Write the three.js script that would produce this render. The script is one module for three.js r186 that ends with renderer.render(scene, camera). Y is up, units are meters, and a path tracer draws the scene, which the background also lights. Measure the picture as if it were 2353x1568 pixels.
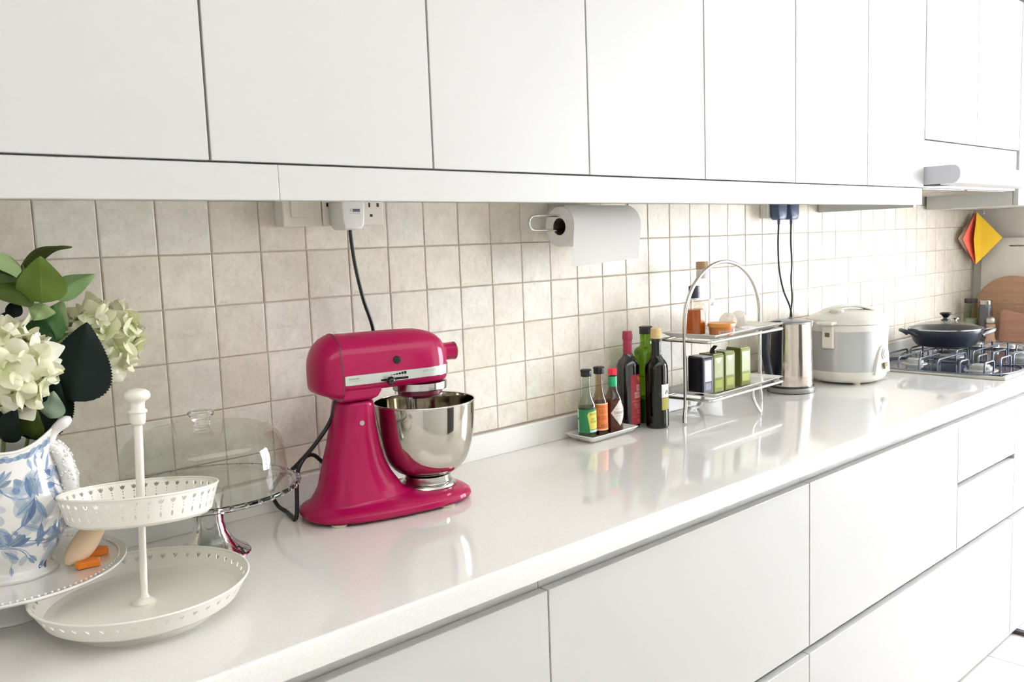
import * as THREE from 'three';
import { RoundedBoxGeometry } from 'three/addons/geometries/RoundedBoxGeometry.js';
import { RectAreaLightUniformsLib } from 'three/addons/lights/RectAreaLightUniformsLib.js';
import { mergeGeometries, toCreasedNormals } from 'three/addons/utils/BufferGeometryUtils.js';

// ---------------------------------------------------------------- camera, sky, exposure
const scene = new THREE.Scene();
const renderer = new THREE.WebGLRenderer({ antialias: true });
renderer.toneMapping = THREE.LinearToneMapping;
renderer.toneMappingExposure = 0.83;
renderer.shadowMap.enabled = true;
const camera = new THREE.PerspectiveCamera(42.83, 2353 / 1568, 0.05, 60);
{
  const yaw = THREE.MathUtils.degToRad(41.994), pitch = THREE.MathUtils.degToRad(-6.338), roll = THREE.MathUtils.degToRad(-2.111);
  const f = new THREE.Vector3(Math.sin(yaw) * Math.cos(pitch), Math.sin(pitch), -Math.cos(yaw) * Math.cos(pitch));
  const r0 = new THREE.Vector3().crossVectors(f, new THREE.Vector3(0, 1, 0)).normalize(), u0 = new THREE.Vector3().crossVectors(r0, f);
  const r = r0.clone().multiplyScalar(Math.cos(roll)).addScaledVector(u0, Math.sin(roll));
  const u = u0.clone().multiplyScalar(Math.cos(roll)).addScaledVector(r0, -Math.sin(roll));
  camera.quaternion.setFromRotationMatrix(new THREE.Matrix4().makeBasis(r, u, f.clone().negate()));
  camera.position.set(-0.4916, 1.4656, 1.6099);
}
scene.background = new THREE.Color(0.96, 1.0, 1.08);     // a bright overcast sky, seen and felt only through the windows
scene.backgroundIntensity = 28.5;

// the flat ceiling light of the kitchen (its glowing fitting is built with the room)
const LAMP = { x: 0.3, z: 1.55, w: 3.0, d: 0.9, y: 2.43 };
RectAreaLightUniformsLib.init();
const lampLight = new THREE.RectAreaLight(0xfffdfb, 2.5, LAMP.w - 0.06, LAMP.d - 0.06); lampLight.name = 'ceiling_light_source';
lampLight.position.set(LAMP.x, LAMP.y - 0.004, LAMP.z); lampLight.rotation.x = -Math.PI / 2; scene.add(lampLight);

// ---------------------------------------------------------------- helpers
let seed = 7;
const rnd = () => { seed = (seed * 1664525 + 1013904223) % 4294967296; return seed / 4294967296; };
const rr = (a, b) => a + (b - a) * rnd();
const V = (x, y, z) => new THREE.Vector3(x, y, z);
const used = {};
function numbered(n) { used[n] = (used[n] ?? -1) + 1; return used[n] ? n + '_' + String(used[n]).padStart(3, '0') : n; }
function tag(o, label, category, group) { o.userData.label = label; o.userData.category = category; if (group) o.userData.group = group; return o; }
function thing(name, label, category, pos = [0, 0, 0], turn = 0, group) {
  const o = new THREE.Group(); o.name = numbered(name); o.position.set(...pos); o.rotation.y = turn; scene.add(o);
  return tag(o, label, category, group);
}
function part(parent, name, geo, m) {
  const g = Array.isArray(geo) ? mergeGeometries(geo.map((q) => { const c = q.index ? q.toNonIndexed() : q.clone();  for (const k of Object.keys(c.attributes)) if (!['position', 'normal', 'uv'].includes(k)) c.deleteAttribute(k); return c; })) : geo;
  const o = new THREE.Mesh(g, m); o.name = name; o.castShadow = o.receiveShadow = true; parent.add(o); return o;
}
function struct(name, geo, m) { const o = part(scene, name, geo, m); o.userData.kind = 'structure'; return o; }
function structGroup(name) { const o = new THREE.Group(); o.name = name; o.userData.kind = 'structure'; scene.add(o); return o; }
const box = (x0, x1, y0, y1, z0, z1) => new THREE.BoxGeometry(x1 - x0, y1 - y0, z1 - z0).translate((x0 + x1) / 2, (y0 + y1) / 2, (z0 + z1) / 2);
const rbox = (x0, x1, y0, y1, z0, z1, r = 0.002, s = 2) => new RoundedBoxGeometry(x1 - x0, y1 - y0, z1 - z0, s, r).translate((x0 + x1) / 2, (y0 + y1) / 2, (z0 + z1) / 2);
const lat = (pts, seg = 48, a0 = 0, a1 = Math.PI * 2) => new THREE.LatheGeometry(pts.map((p) => new THREE.Vector2(Math.max(p[0], 0.00001), p[1])), seg, a0, a1);
const latC = (pts, seg = 48, ang = 0.6) => toCreasedNormals(lat(pts, seg), ang);
const tube = (pts, r, n = 40, k = 8, closed = false) => new THREE.TubeGeometry(new THREE.CatmullRomCurve3(pts.map((p) => V(...p)), closed, 'centripetal'), n, r, k, closed);
const cyl = (r0, r1, h, n = 24) => new THREE.CylinderGeometry(r0, r1, h, n);
const ball = (r, a = 20, b = 14) => new THREE.SphereGeometry(r, a, b);
// surface through a grid of points f(i, j) -> [x, y, z]
function grid(nu, nv, f) {
  const p = [], uv = [], ix = [];
  for (let j = 0; j <= nv; j++) for (let i = 0; i <= nu; i++) { p.push(...f(i / nu, j / nv)); uv.push(i / nu, j / nv); }
  for (let j = 0; j < nv; j++) for (let i = 0; i < nu; i++) { const a = j * (nu + 1) + i, b = a + 1, c = a + nu + 1, d = c + 1; ix.push(a, b, d, a, d, c); }
  const g = new THREE.BufferGeometry(); g.setAttribute('position', new THREE.Float32BufferAttribute(p, 3)); g.setAttribute('uv', new THREE.Float32BufferAttribute(uv, 2)); g.setIndex(ix); g.computeVertexNormals(); return g;
}
// closed ring sections (every section the same number of points) lofted, with seamless normals and end caps
function loft(secs, capA = true, capB = true) {
  const n = secs[0].length, p = [], ix = [];
  for (const s of secs) for (const q of s) p.push(...q);
  for (let j = 0; j < secs.length - 1; j++) for (let i = 0; i < n; i++) { const a = j * n + i, b = j * n + (i + 1) % n, c = a + n, d = b + n; ix.push(a, b, d, a, d, c); }
  const cap = (s, flip) => { const base = p.length / 3; const m = [0, 0, 0]; for (const q of s) for (let k = 0; k < 3; k++) m[k] += q[k] / n; p.push(...m); for (const q of s) p.push(...q); for (let i = 0; i < n; i++) { const a = base + 1 + i, b = base + 1 + (i + 1) % n; flip ? ix.push(base, a, b) : ix.push(base, b, a); } };
  if (capA) cap(secs[0], false); if (capB) cap(secs[secs.length - 1], true);
  const g = new THREE.BufferGeometry(); g.setAttribute('position', new THREE.Float32BufferAttribute(p, 3)); g.setIndex(ix); g.computeVertexNormals();
  g.setAttribute('uv', new THREE.Float32BufferAttribute(new Float32Array(p.length / 3 * 2), 2));
  return g;
}
const lerpTable = (T) => (x) => { if (x <= T[0][0]) return T[0].slice(1); for (let i = 1; i < T.length; i++) if (x <= T[i][0]) { const k = (x - T[i - 1][0]) / (T[i][0] - T[i - 1][0]); return T[i].slice(1).map((v, q) => T[i - 1][q + 1] + (v - T[i - 1][q + 1]) * k); } return T[T.length - 1].slice(1); };

const M = (color, roughness = 0.5, metalness = 0, extra = {}) => new THREE.MeshPhysicalMaterial({ color, roughness, metalness, ...extra });
const glassThin = (color = 0xffffff, extra = {}) => M(color, 0.02, 0, { transmission: 1, thickness: 0, ior: 1.5, ...extra });
const glassSolid = (color = 0xffffff, extra = {}) => M(color, 0.02, 0, { transmission: 1, thickness: 0.01, ior: 1.5, ...extra });

// value noise that repeats, for the textures
function noiseField(n, octaves, s0) {
  const out = new Float32Array(n * n);
  for (const [cells, amp] of octaves) {
    let s = s0 + cells * 131; const rn = () => { s = (s * 1664525 + 1013904223) % 4294967296; return s / 4294967296; };
    const L = new Float32Array(cells * cells); for (let i = 0; i < L.length; i++) L[i] = rn() - 0.5;
    for (let y = 0; y < n; y++) for (let x = 0; x < n; x++) {
      const fx = x / n * cells, fy = y / n * cells, x0 = Math.floor(fx), y0 = Math.floor(fy), tx = fx - x0, ty = fy - y0, sx = tx * tx * (3 - 2 * tx), sy = ty * ty * (3 - 2 * ty);
      const at = (a, b) => L[(b % cells) * cells + a % cells];
      out[y * n + x] += amp * ((at(x0, y0) * (1 - sx) + at(x0 + 1, y0) * sx) * (1 - sy) + (at(x0, y0 + 1) * (1 - sx) + at(x0 + 1, y0 + 1) * sx) * sy);
    }
  }
  return out;
}
function tex(n, fn, srgb = true, rep = [1, 1]) {
  const d = new Uint8Array(n * n * 4);
  for (let i = 0; i < n * n; i++) { const c = fn(i, i % n, Math.floor(i / n)); d[i * 4] = c[0]; d[i * 4 + 1] = c[1]; d[i * 4 + 2] = c[2]; d[i * 4 + 3] = 255; }
  const t = new THREE.DataTexture(d, n, n); t.wrapS = t.wrapT = THREE.RepeatWrapping; t.magFilter = THREE.LinearFilter; t.minFilter = THREE.LinearMipmapLinearFilter; t.generateMipmaps = true;
  t.repeat.set(...rep); if (srgb) t.colorSpace = THREE.SRGBColorSpace; t.needsUpdate = true; return t;
}
const cl = (v) => Math.max(0, Math.min(255, v));
function canvasTex(w, h, draw) { const c = document.createElement('canvas'); c.width = w; c.height = h; draw(c.getContext('2d'), w, h); const t = new THREE.CanvasTexture(c); t.colorSpace = THREE.SRGBColorSpace; t.anisotropy = 8; return t; }

// ---------------------------------------------------------------- materials
const nf = noiseField(512, [[6, 0.5], [16, 0.35], [48, 0.35], [128, 0.3]], 3), nPit = noiseField(512, [[24, 0.7], [60, 0.5], [150, 0.3]], 9);
const tileCol = tex(512, (i) => { const v = nf[i] * 26 - Math.max(0, nPit[i] - 0.28) * 40; return [cl(235 + v), cl(228 + v * 1.05), cl(214 + v * 1.12)]; }, true);
const tileBump = tex(512, (i) => { const v = 150 + nf[i] * 50 - Math.max(0, nPit[i] - 0.22) * 320; return [cl(v), cl(v), cl(v)]; }, false);
const tileMats = [0xffffff, 0xf8f5f1, 0xfcf9f5].map((c) => M(c, 0.42, 0, { map: tileCol, bumpMap: tileBump, bumpScale: 0.0008 }));
const mGrout = M(0xc9b9a8, 0.95);
const mPaint = M(0xeeedea, 0.85);
const mCeil = M(0xf3f3f1, 0.9);
const mCab = M(0xcfceca, 0.42, 0, { clearcoat: 0.2, clearcoatRoughness: 0.35 });
const mCarc = M(0xdededa, 0.5);
const qz = noiseField(256, [[64, 0.5], [128, 0.5]], 21);
const mQuartz = M(0xffffff, 0.1, 0, { map: tex(256, (i) => { const v = qz[i] * 10; return [cl(243 + v), cl(241 + v), cl(235 + v)]; }, true, [6, 6]), clearcoat: 0.7, clearcoatRoughness: 0.02 });
const mSteel = M(0xc9c7c3, 0.2, 1), mChrome = M(0xdcdad6, 0.06, 1), mSatin = M(0xc6c2bb, 0.32, 1), mWire = M(0xdad7cf, 0.22, 1);
const mBlack = M(0x17171a, 0.38), mBlackGloss = M(0x121215, 0.12), mDarkBlue = M(0x2a3040, 0.35);
const mWhitePl = M(0xf2f0ea, 0.3), mCream = M(0xeee8da, 0.35), mIvory = M(0xefe9db, 0.4);
const mCeramic = M(0xf6f4ef, 0.12, 0, { clearcoat: 0.8, clearcoatRoughness: 0.05 });
const mPink = M(0x980041, 0.5, 0, { clearcoat: 0.42, clearcoatRoughness: 0.03, specularIntensity: 0.2 });
const mEnamel = M(0xf6f2e6, 0.32, 0, { clearcoat: 0.35, clearcoatRoughness: 0.2 });

const CT = 0.95, Y0 = 1.469;              // worktop height; height of the first full tile joint
const XE = 3.94, XL = -1.6, ZF = 2.75, YC = 2.5;

// ---------------------------------------------------------------- room
{
  const wb = structGroup('wall_back');
  part(wb, 'plaster', box(XL - 0.12, XE + 0.12, -0.1, YC + 0.1, -0.12, -0.006), mPaint);
  part(wb, 'grout', box(-0.7, XE, CT, Y0 + 0.1, -0.006, -0.0022), mGrout);
  // one geometry per tile shape and irregularity
  const tileGeo = (w, h) => {
    const ring = (ins, z, j) => [[ins, ins], [w - ins, ins], [w - ins, h - ins], [ins, h - ins]].map(([x, y]) => [x + rr(-j, j), y + rr(-j, j), z]);
    const secs = [ring(0.0005, -0.006, 0.0003), ring(0.0008, -0.001, 0.0004), ring(0.0017, 0.0006, 0.0005), ring(0.0031, 0.0012, 0.0005)];
    const p = [], uv = [], ix = [], ox = rnd(), oy = rnd();
    for (const s of secs) for (const q of s) { p.push(...q); uv.push(ox + q[0] * 2.4, oy + q[1] * 2.4); }
    for (let k = 0; k < 3; k++) for (let i = 0; i < 4; i++) { const a = k * 4 + i, b = k * 4 + (i + 1) % 4; ix.push(a, b, b + 4, a, b + 4, a + 4); }
    ix.push(12, 13, 14, 12, 14, 15);
    const g = new THREE.BufferGeometry(); g.setAttribute('position', new THREE.Float32BufferAttribute(p, 3)); g.setAttribute('uv', new THREE.Float32BufferAttribute(uv, 2)); g.setIndex(ix);
    return toCreasedNormals(g, 0.12);
  };
  const full = Array.from({ length: 10 }, () => tileGeo(0.1, 0.1)), low = Array.from({ length: 5 }, () => tileGeo(0.1, 0.058)), endF = [tileGeo(0.04, 0.1), tileGeo(0.04, 0.1)], endL = [tileGeo(0.04, 0.058)];
  let n = 0;
  for (let k = -7; k < 40; k++) for (let r = -1; r < 6; r++) {
    if (r === -1) continue;
    const last = k === 39, cut = r === 5, set = last ? (cut ? endL : endF) : (cut ? low : full);
    const t = part(wb, n ? 'tile_' + String(n).padStart(3, '0') : 'tile', set[Math.floor(rnd() * set.length)], tileMats[Math.floor(rnd() * 3)]); n++;
    t.position.set(k * 0.1, cut ? CT + 0.061 : Y0 - r * 0.1, rr(-0.0003, 0.0003)); t.rotation.y = rr(-0.004, 0.004); t.rotation.x = rr(-0.004, 0.004);
  }
  for (let k = 25; k < 34; k++) { const t = part(wb, 'tile_' + String(n++).padStart(3, '0'), full[k % 10], tileMats[k % 3]); t.position.set(k * 0.1, Y0 + 0.1, 0); }
  part(wb, 'grout', box(2.5, 3.4, Y0 + 0.1, Y0 + 0.2, -0.006, -0.0022), mGrout);
}
const W1 = { z0: 0.95, z1: 2.3, y0: 0.5, y1: 2.38 };
{
  // right wall with the window that lights the kitchen
  const s = new THREE.Shape(); s.moveTo(-0.12, -0.1); s.lineTo(ZF + 0.12, -0.1); s.lineTo(ZF + 0.12, YC + 0.1); s.lineTo(-0.12, YC + 0.1); s.closePath();
  const h = new THREE.Path(); h.moveTo(W1.z0, W1.y0); h.lineTo(W1.z1, W1.y0); h.lineTo(W1.z1, W1.y1); h.lineTo(W1.z0, W1.y1); h.closePath(); s.holes.push(h);
  const g = new THREE.ExtrudeGeometry(s, { depth: 0.14, bevelEnabled: false }); g.rotateY(-Math.PI / 2); g.translate(XE + 0.14, 0, 0);
  struct('wall_right', g, M(0xf3eee6, 0.8));
  const w = structGroup('window_1'), xm = XE + 0.08, f = 0.045;
  part(w, 'window_frame', [box(xm - 0.025, xm + 0.025, W1.y0, W1.y0 + f, W1.z0, W1.z1), box(xm - 0.025, xm + 0.025, W1.y1 - f, W1.y1, W1.z0, W1.z1), box(xm - 0.025, xm + 0.025, W1.y0, W1.y1, W1.z0, W1.z0 + f), box(xm - 0.025, xm + 0.025, W1.y0, W1.y1, W1.z1 - f, W1.z1)], mWhitePl);
  const zm = (W1.z0 + W1.z1) / 2;
  part(w, 'mullion', rbox(xm - 0.022, xm + 0.022, W1.y0 + f, W1.y1 - f, zm - 0.03, zm + 0.03, 0.003), mWhitePl);
  part(w, 'pane', box(xm - 0.002, xm + 0.002, W1.y0 + f, W1.y1 - f, W1.z0 + f, zm - 0.03), glassThin());
  part(w, 'pane', box(xm - 0.002, xm + 0.002, W1.y0 + f, W1.y1 - f, zm + 0.03, W1.z1 - f), glassThin());
  part(w, 'window_sill', rbox(XE - 0.03, XE + 0.06, W1.y0 - 0.02, W1.y0 + 0.004, W1.z0 - 0.03, W1.z1 + 0.03, 0.005), mWhitePl);
}
struct('ceiling', box(XL - 0.12, XE + 0.12, YC, YC + 0.1, -0.12, ZF + 0.12), mCeil);
{
  const t = thing('ceiling_light', 'large flat white ceiling light panel above the kitchen aisle, outside the photo', 'lamp', [LAMP.x, LAMP.y, LAMP.z]);
  part(t, 'frame', [box(-LAMP.w / 2, LAMP.w / 2, 0, YC - LAMP.y - 0.001, -LAMP.d / 2, -LAMP.d / 2 + 0.03), box(-LAMP.w / 2, LAMP.w / 2, 0, YC - LAMP.y - 0.001, LAMP.d / 2 - 0.03, LAMP.d / 2), box(-LAMP.w / 2, -LAMP.w / 2 + 0.03, 0, YC - LAMP.y - 0.001, -LAMP.d / 2, LAMP.d / 2), box(LAMP.w / 2 - 0.03, LAMP.w / 2, 0, YC - LAMP.y - 0.001, -LAMP.d / 2, LAMP.d / 2)], mWhitePl);
  part(t, 'diffuser', box(-LAMP.w / 2 + 0.02, LAMP.w / 2 - 0.02, 0.001, 0.006, -LAMP.d / 2 + 0.02, LAMP.d / 2 - 0.02), M(0xffffff, 0.6, 0, { emissive: 0xfffdfb, emissiveIntensity: 0.8 }));
}
// left wall
struct('wall_left', box(XL - 0.12, XL, -0.1, YC + 0.1, -0.12, ZF + 0.12), mPaint);
{
  struct('wall_front', box(XL - 0.12, XE + 0.12, -0.1, YC + 0.1, ZF, ZF + 0.12), mPaint);
  const d = structGroup('door_1');
  part(d, 'door_leaf', rbox(1.3, 2.1, 0.0, 2.06, ZF - 0.04, ZF - 0.002, 0.004), M(0x2c2d2f, 0.5));
  part(d, 'door_frame', [box(1.24, 1.3, 0, 2.12, ZF - 0.03, ZF), box(2.1, 2.16, 0, 2.12, ZF - 0.03, ZF), box(1.3, 2.1, 2.06, 2.12, ZF - 0.03, ZF)], M(0x6b5a4a, 0.6));
  part(d, 'door_handle', tube([[1.38, 1.02, ZF - 0.04], [1.38, 1.02, ZF - 0.09], [1.4, 1.02, ZF - 0.095], [1.5, 1.02, ZF - 0.095]], 0.009, 20), mSteel);
}
{
  const fl = structGroup('floor');
  part(fl, 'screed', box(XL - 0.12, XE + 0.12, -0.12, -0.004, -0.12, ZF + 0.12), M(0xb9b2a6, 0.9));
  const mt = [0xe4dfd6, 0xe0dbd2, 0xe7e2da].map((c) => M(c, 0.22)), g = rbox(0.0015, 0.5985, -0.012, 0, 0.0015, 0.5985, 0.0015, 1);
  let n = 0;
  for (let i = 0; i < 10; i++) for (let j = 0; j < 5; j++) { const x = XL + i * 0.6, z = 0.0 + j * 0.6; if (x > XE || z > ZF - 0.1) continue; const t = part(fl, n ? 'tile_' + String(n).padStart(3, '0') : 'tile', g, mt[(i * 3 + j * 2) % 3]); n++; t.position.set(x, 0, z - 0.05); }
}

// ---------------------------------------------------------------- worktop
{
  const t = thing('worktop', 'long glossy white stone worktop with rounded front edge and low upstand', 'worktop');
  const s = new THREE.Shape(), r = 0.007, zf = 0.597; s.moveTo(0.002, CT - 0.042); s.lineTo(zf - 0.003, CT - 0.042); s.quadraticCurveTo(zf, CT - 0.042, zf, CT - 0.039); s.lineTo(zf, CT - r); s.quadraticCurveTo(zf, CT, zf - r, CT); s.lineTo(0.002, CT); s.closePath();
  const L = XE - 0.002 - (XL + 0.3);
  const g = new THREE.ExtrudeGeometry(s, { depth: L, bevelEnabled: false, curveSegments: 8 }); g.rotateY(-Math.PI / 2); g.translate(XE - 0.002, 0, 0);
  part(t, 'slab', toCreasedNormals(g, 0.5), mQuartz);
  part(t, 'upstand', rbox(XL + 0.3, XE - 0.002, CT - 0.001, CT + 0.06, 0.003, 0.02, 0.004, 3), mQuartz);
}
// ---------------------------------------------------------------- base cabinets
{
  const zf = 0.573, top = CT - 0.077, mid = CT - 0.484, gap = 0.021, bot = 0.02;
  const units = [[-1.3, -0.4, 'plain white base cabinet at the far left end of the worktop, beyond the photo'], [-0.4, 0.504, 'white handleless base cabinet at the lower left, below the pink mixer'], [0.504, 1.38, 'white handleless base cabinet with one broad door, below the sauce bottles'], [1.38, 2.768, 'wide white base cabinet with broad door, two small drawers and a long bottom drawer'], [2.768, 3.92, 'white base cabinet under the gas hob, right of the two small drawers']];
  units.forEach(([a, b, lab], i) => {
    const t = thing('base_cabinet', lab, 'cabinet', [a, 0, 0], 0, 'white base cabinets under the worktop'); const w = b - a, e = 0.0016;
    part(t, 'carcass', [box(0.001, w - 0.001, 0.1, CT - 0.044, 0.02, 0.548), box(0.001, w - 0.001, 0.004, 0.1, 0.1, 0.52)], mCarc);
    const front = (name, x0, x1, y0, y1) => part(t, name, rbox(x0 + e, x1 - e, y0, y1, zf - 0.02, zf, 0.0015), mCab);
    if (i === 3) { front('drawer', 0.894, w, top - 0.193, top); front('drawer', 0.894, w, mid, top - 0.193 - 0.017); front('door', 0, 0.894, mid, top); } else front('door', 0, w, mid, top);
    front('drawer', 0, w, bot, mid - gap);
  });
}
// ---------------------------------------------------------------- wall cabinets, pelmet
{
  const z1 = 0.37, y0 = Y0 + 0.134, y1 = Y0 + 0.86, xs = [-1.15, -0.75, -0.35, 0.05, 0.4545, 0.858, 1.262, 1.672, 2.083, 2.482];
  const where = ['', 'beyond the left edge of the photo', 'leftmost in view, above the hydrangeas', 'second from the left, above the wall switch and mixer head', 'third from the left, ending above the paper towel roll', 'fourth from the left, above the three oil and vinegar bottles', 'fifth from the left, above the arched rack', 'sixth from the left, above the rice cooker', 'at the right end of the row, next to the hood cabinet'];
  for (let i = 1; i < 9; i++) {
    const a = xs[i], b = xs[i + 1], w = b - a, t = thing('wall_cabinet', 'plain white wall cabinet ' + where[i], 'cabinet', [a, 0, 0], 0, 'plain white wall cabinets above the tiles');
    part(t, 'carcass', box(0.0005, w - 0.0005, y0 - 0.002, y1, 0.003, z1 - 0.022), mCarc);
    part(t, 'door', rbox(0.0018, w - 0.0018, y0, y1, z1 - 0.02, z1, 0.0014), mCab);
  }
  const p = thing('pelmet', 'long white pelmet board along the bottom of the wall cabinets', 'pelmet');
  part(p, 'board', rbox(-0.75, 0.1577, Y0 + 0.077, Y0 + 0.1315, z1 - 0.024, z1 - 0.004, 0.0015), mCab);
  part(p, 'board', rbox(0.158, 2.478, Y0 + 0.077, Y0 + 0.1315, z1 - 0.024, z1 - 0.004, 0.0015), mCab);
  const ep = thing('end_panel', 'white end panel of the wall cabinet row, hanging just below the pelmet', 'panel'); part(ep, 'board', rbox(2.465, 2.4815, Y0 + 0.07, Y0 + 0.1325, 0.004, z1 - 0.026, 0.001), mCab);
  // hood cabinet
  const h0 = 2.486, h1 = 3.366, hy = Y0 + 0.293, hc = thing('hood_cabinet', 'white two-door wall cabinet above the cooker hood', 'cabinet');
  part(hc, 'carcass', box(h0, h1, hy + 0.002, y1, 0.003, z1 - 0.022), mCarc);
  part(hc, 'door', rbox(h0 + 0.001, 2.925, hy, y1, z1 - 0.02, z1, 0.0014), mCab); part(hc, 'door', rbox(2.9285, h1 - 0.0015, hy, y1, z1 - 0.02, z1, 0.0014), mCab);
  // cooker hood
  const hd = thing('cooker_hood', 'white slide-out cooker hood with grey rounded end cap', 'hood');
  part(hd, 'cover_panel', rbox(h0 + 0.001, h1 - 0.004, Y0 + 0.2, hy - 0.003, z1 - 0.03, z1 - 0.008, 0.0015), mCab);
  part(hd, 'body', rbox(h0 + 0.002, h1 - 0.004, Y0 + 0.135, Y0 + 0.199, 0.01, 0.36, 0.003), M(0xe4e4e0, 0.4));
  const prof = (ins) => { const s = new THREE.Shape(), a = 0.362 , b = 0.482 - ins, y = Y0 + 0.142 + ins, Y = Y0 + 0.201 - ins, r = 0.026 - ins; s.moveTo(a, y); s.lineTo(b - r, y); s.absarc(b - r, y + r, r, -Math.PI / 2, 0); s.lineTo(b, Y - r); s.absarc(b - r, Y - r, r, 0, Math.PI / 2); s.lineTo(a, Y); s.closePath(); return s; };
  const ex = (s, x0, x1) => { const g = new THREE.ExtrudeGeometry(s, { depth: x1 - x0, bevelEnabled: false, curveSegments: 10 }); g.rotateY(-Math.PI / 2); g.translate(x1, 0, 0); return toCreasedNormals(g, 0.5); };
  part(hd, 'visor', ex(prof(0.0006), h0 + 0.012, h1 - 0.014), M(0xf1f1ef, 0.3));
  part(hd, 'end_cap', ex(prof(0), h0 + 0.002, h0 + 0.013), M(0xd6d6dc, 0.45)); part(hd, 'end_cap', ex(prof(0), h1 - 0.015, h1 - 0.004), M(0xd6d6dc, 0.45));
  part(hd, 'filter', rbox(h0 + 0.06, 2.9, Y0 + 0.131, Y0 + 0.1345, 0.05, 0.34, 0.001), mSatin); part(hd, 'filter', rbox(2.93, h1 - 0.06, Y0 + 0.131, Y0 + 0.1345, 0.05, 0.34, 0.001), mSatin);
  part(hd, 'seal', box(h0 + 0.004, h0 + 0.1, Y0 + 0.139, Y0 + 0.142, 0.365, 0.42), mBlack);
  // cabinet right of the hood
  const rc = thing('wall_cabinet', 'white wall cabinet right of the hood, its left side seen behind the hood', 'cabinet');
  part(rc, 'carcass', rbox(3.37, XE - 0.002, Y0 + 0.078, y1, 0.012, z1 - 0.022, 0.001), mCarc); part(rc, 'door', rbox(3.371, XE - 0.004, Y0 + 0.078, y1, z1 - 0.02, z1, 0.0014), mCab);
}
// ---------------------------------------------------------------- sockets and plugs
{
  const yb = Y0 + 0.047;
  const sw = thing('wall_switch', 'white square wall switch with large rocker under the wall cabinets', 'switch', [0.333, yb, 0.0015]);
  part(sw, 'back_box', rbox(0.001, 0.0865, 0.001, 0.085, 0, 0.028, 0.003), mWhitePl);
  part(sw, 'plate', rbox(0, 0.0865, 0, 0.086, 0.028, 0.037, 0.003), mIvory); part(sw, 'rocker', rbox(0.017, 0.069, 0.018, 0.068, 0.0365, 0.0405, 0.0015), mIvory);
  const so = thing('wall_socket', 'cream double wall socket beside the switch, one outlet holding the white plug', 'socket', [0.4215, yb, 0.0015]);
  part(so, 'back_box', rbox(0.001, 0.1455, 0.001, 0.085, 0, 0.028, 0.003), mWhitePl);
  part(so, 'plate', rbox(0, 0.1465, 0, 0.086, 0.028, 0.037, 0.003), mCream);
  const hole = (x, y, w, h) => part(so, 'pin_hole', rbox(x - w / 2, x + w / 2, y - h / 2, y + h / 2, 0.0352, 0.0374, 0.0004, 1), mBlack);
  hole(0.011, 0.043, 0.0045, 0.0075); hole(0.1115, 0.043, 0.0045, 0.0095); hole(0.1325, 0.043, 0.006, 0.008); hole(0.115, 0.021, 0.0066, 0.0055);
  const s2 = thing('wall_socket', 'white wall socket behind the arched rack holding two dark plugs', 'socket', [2.085, yb + 0.004, 0.0015]);
  part(s2, 'back_box', rbox(0.001, 0.1955, 0.001, 0.085, 0, 0.022, 0.003), mWhitePl); part(s2, 'plate', rbox(0, 0.1965, 0, 0.086, 0.022, 0.031, 0.003), mWhitePl);
}
const plugShape = (w, h, d, r) => { // tapered 13 A plug: front narrower at the cord end
  const s = new THREE.Shape(); s.moveTo(-w * 0.3, -h / 2); s.lineTo(w * 0.3, -h / 2); s.quadraticCurveTo(w * 0.44, -h / 2, w * 0.47, -h * 0.2); s.lineTo(w / 2, h * 0.34); s.quadraticCurveTo(w / 2, h / 2, w * 0.3, h / 2); s.lineTo(-w * 0.3, h / 2); s.quadraticCurveTo(-w / 2, h / 2, -w / 2, h * 0.34); s.lineTo(-w * 0.47, -h * 0.2); s.quadraticCurveTo(-w * 0.44, -h / 2, -w * 0.3, -h / 2);
  return toCreasedNormals(new THREE.ExtrudeGeometry(s, { depth: d - r * 2, bevelEnabled: true, bevelSize: r, bevelThickness: r, bevelSegments: 4, curveSegments: 8 }).translate(0, 0, r), 0.7);
};
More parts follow.
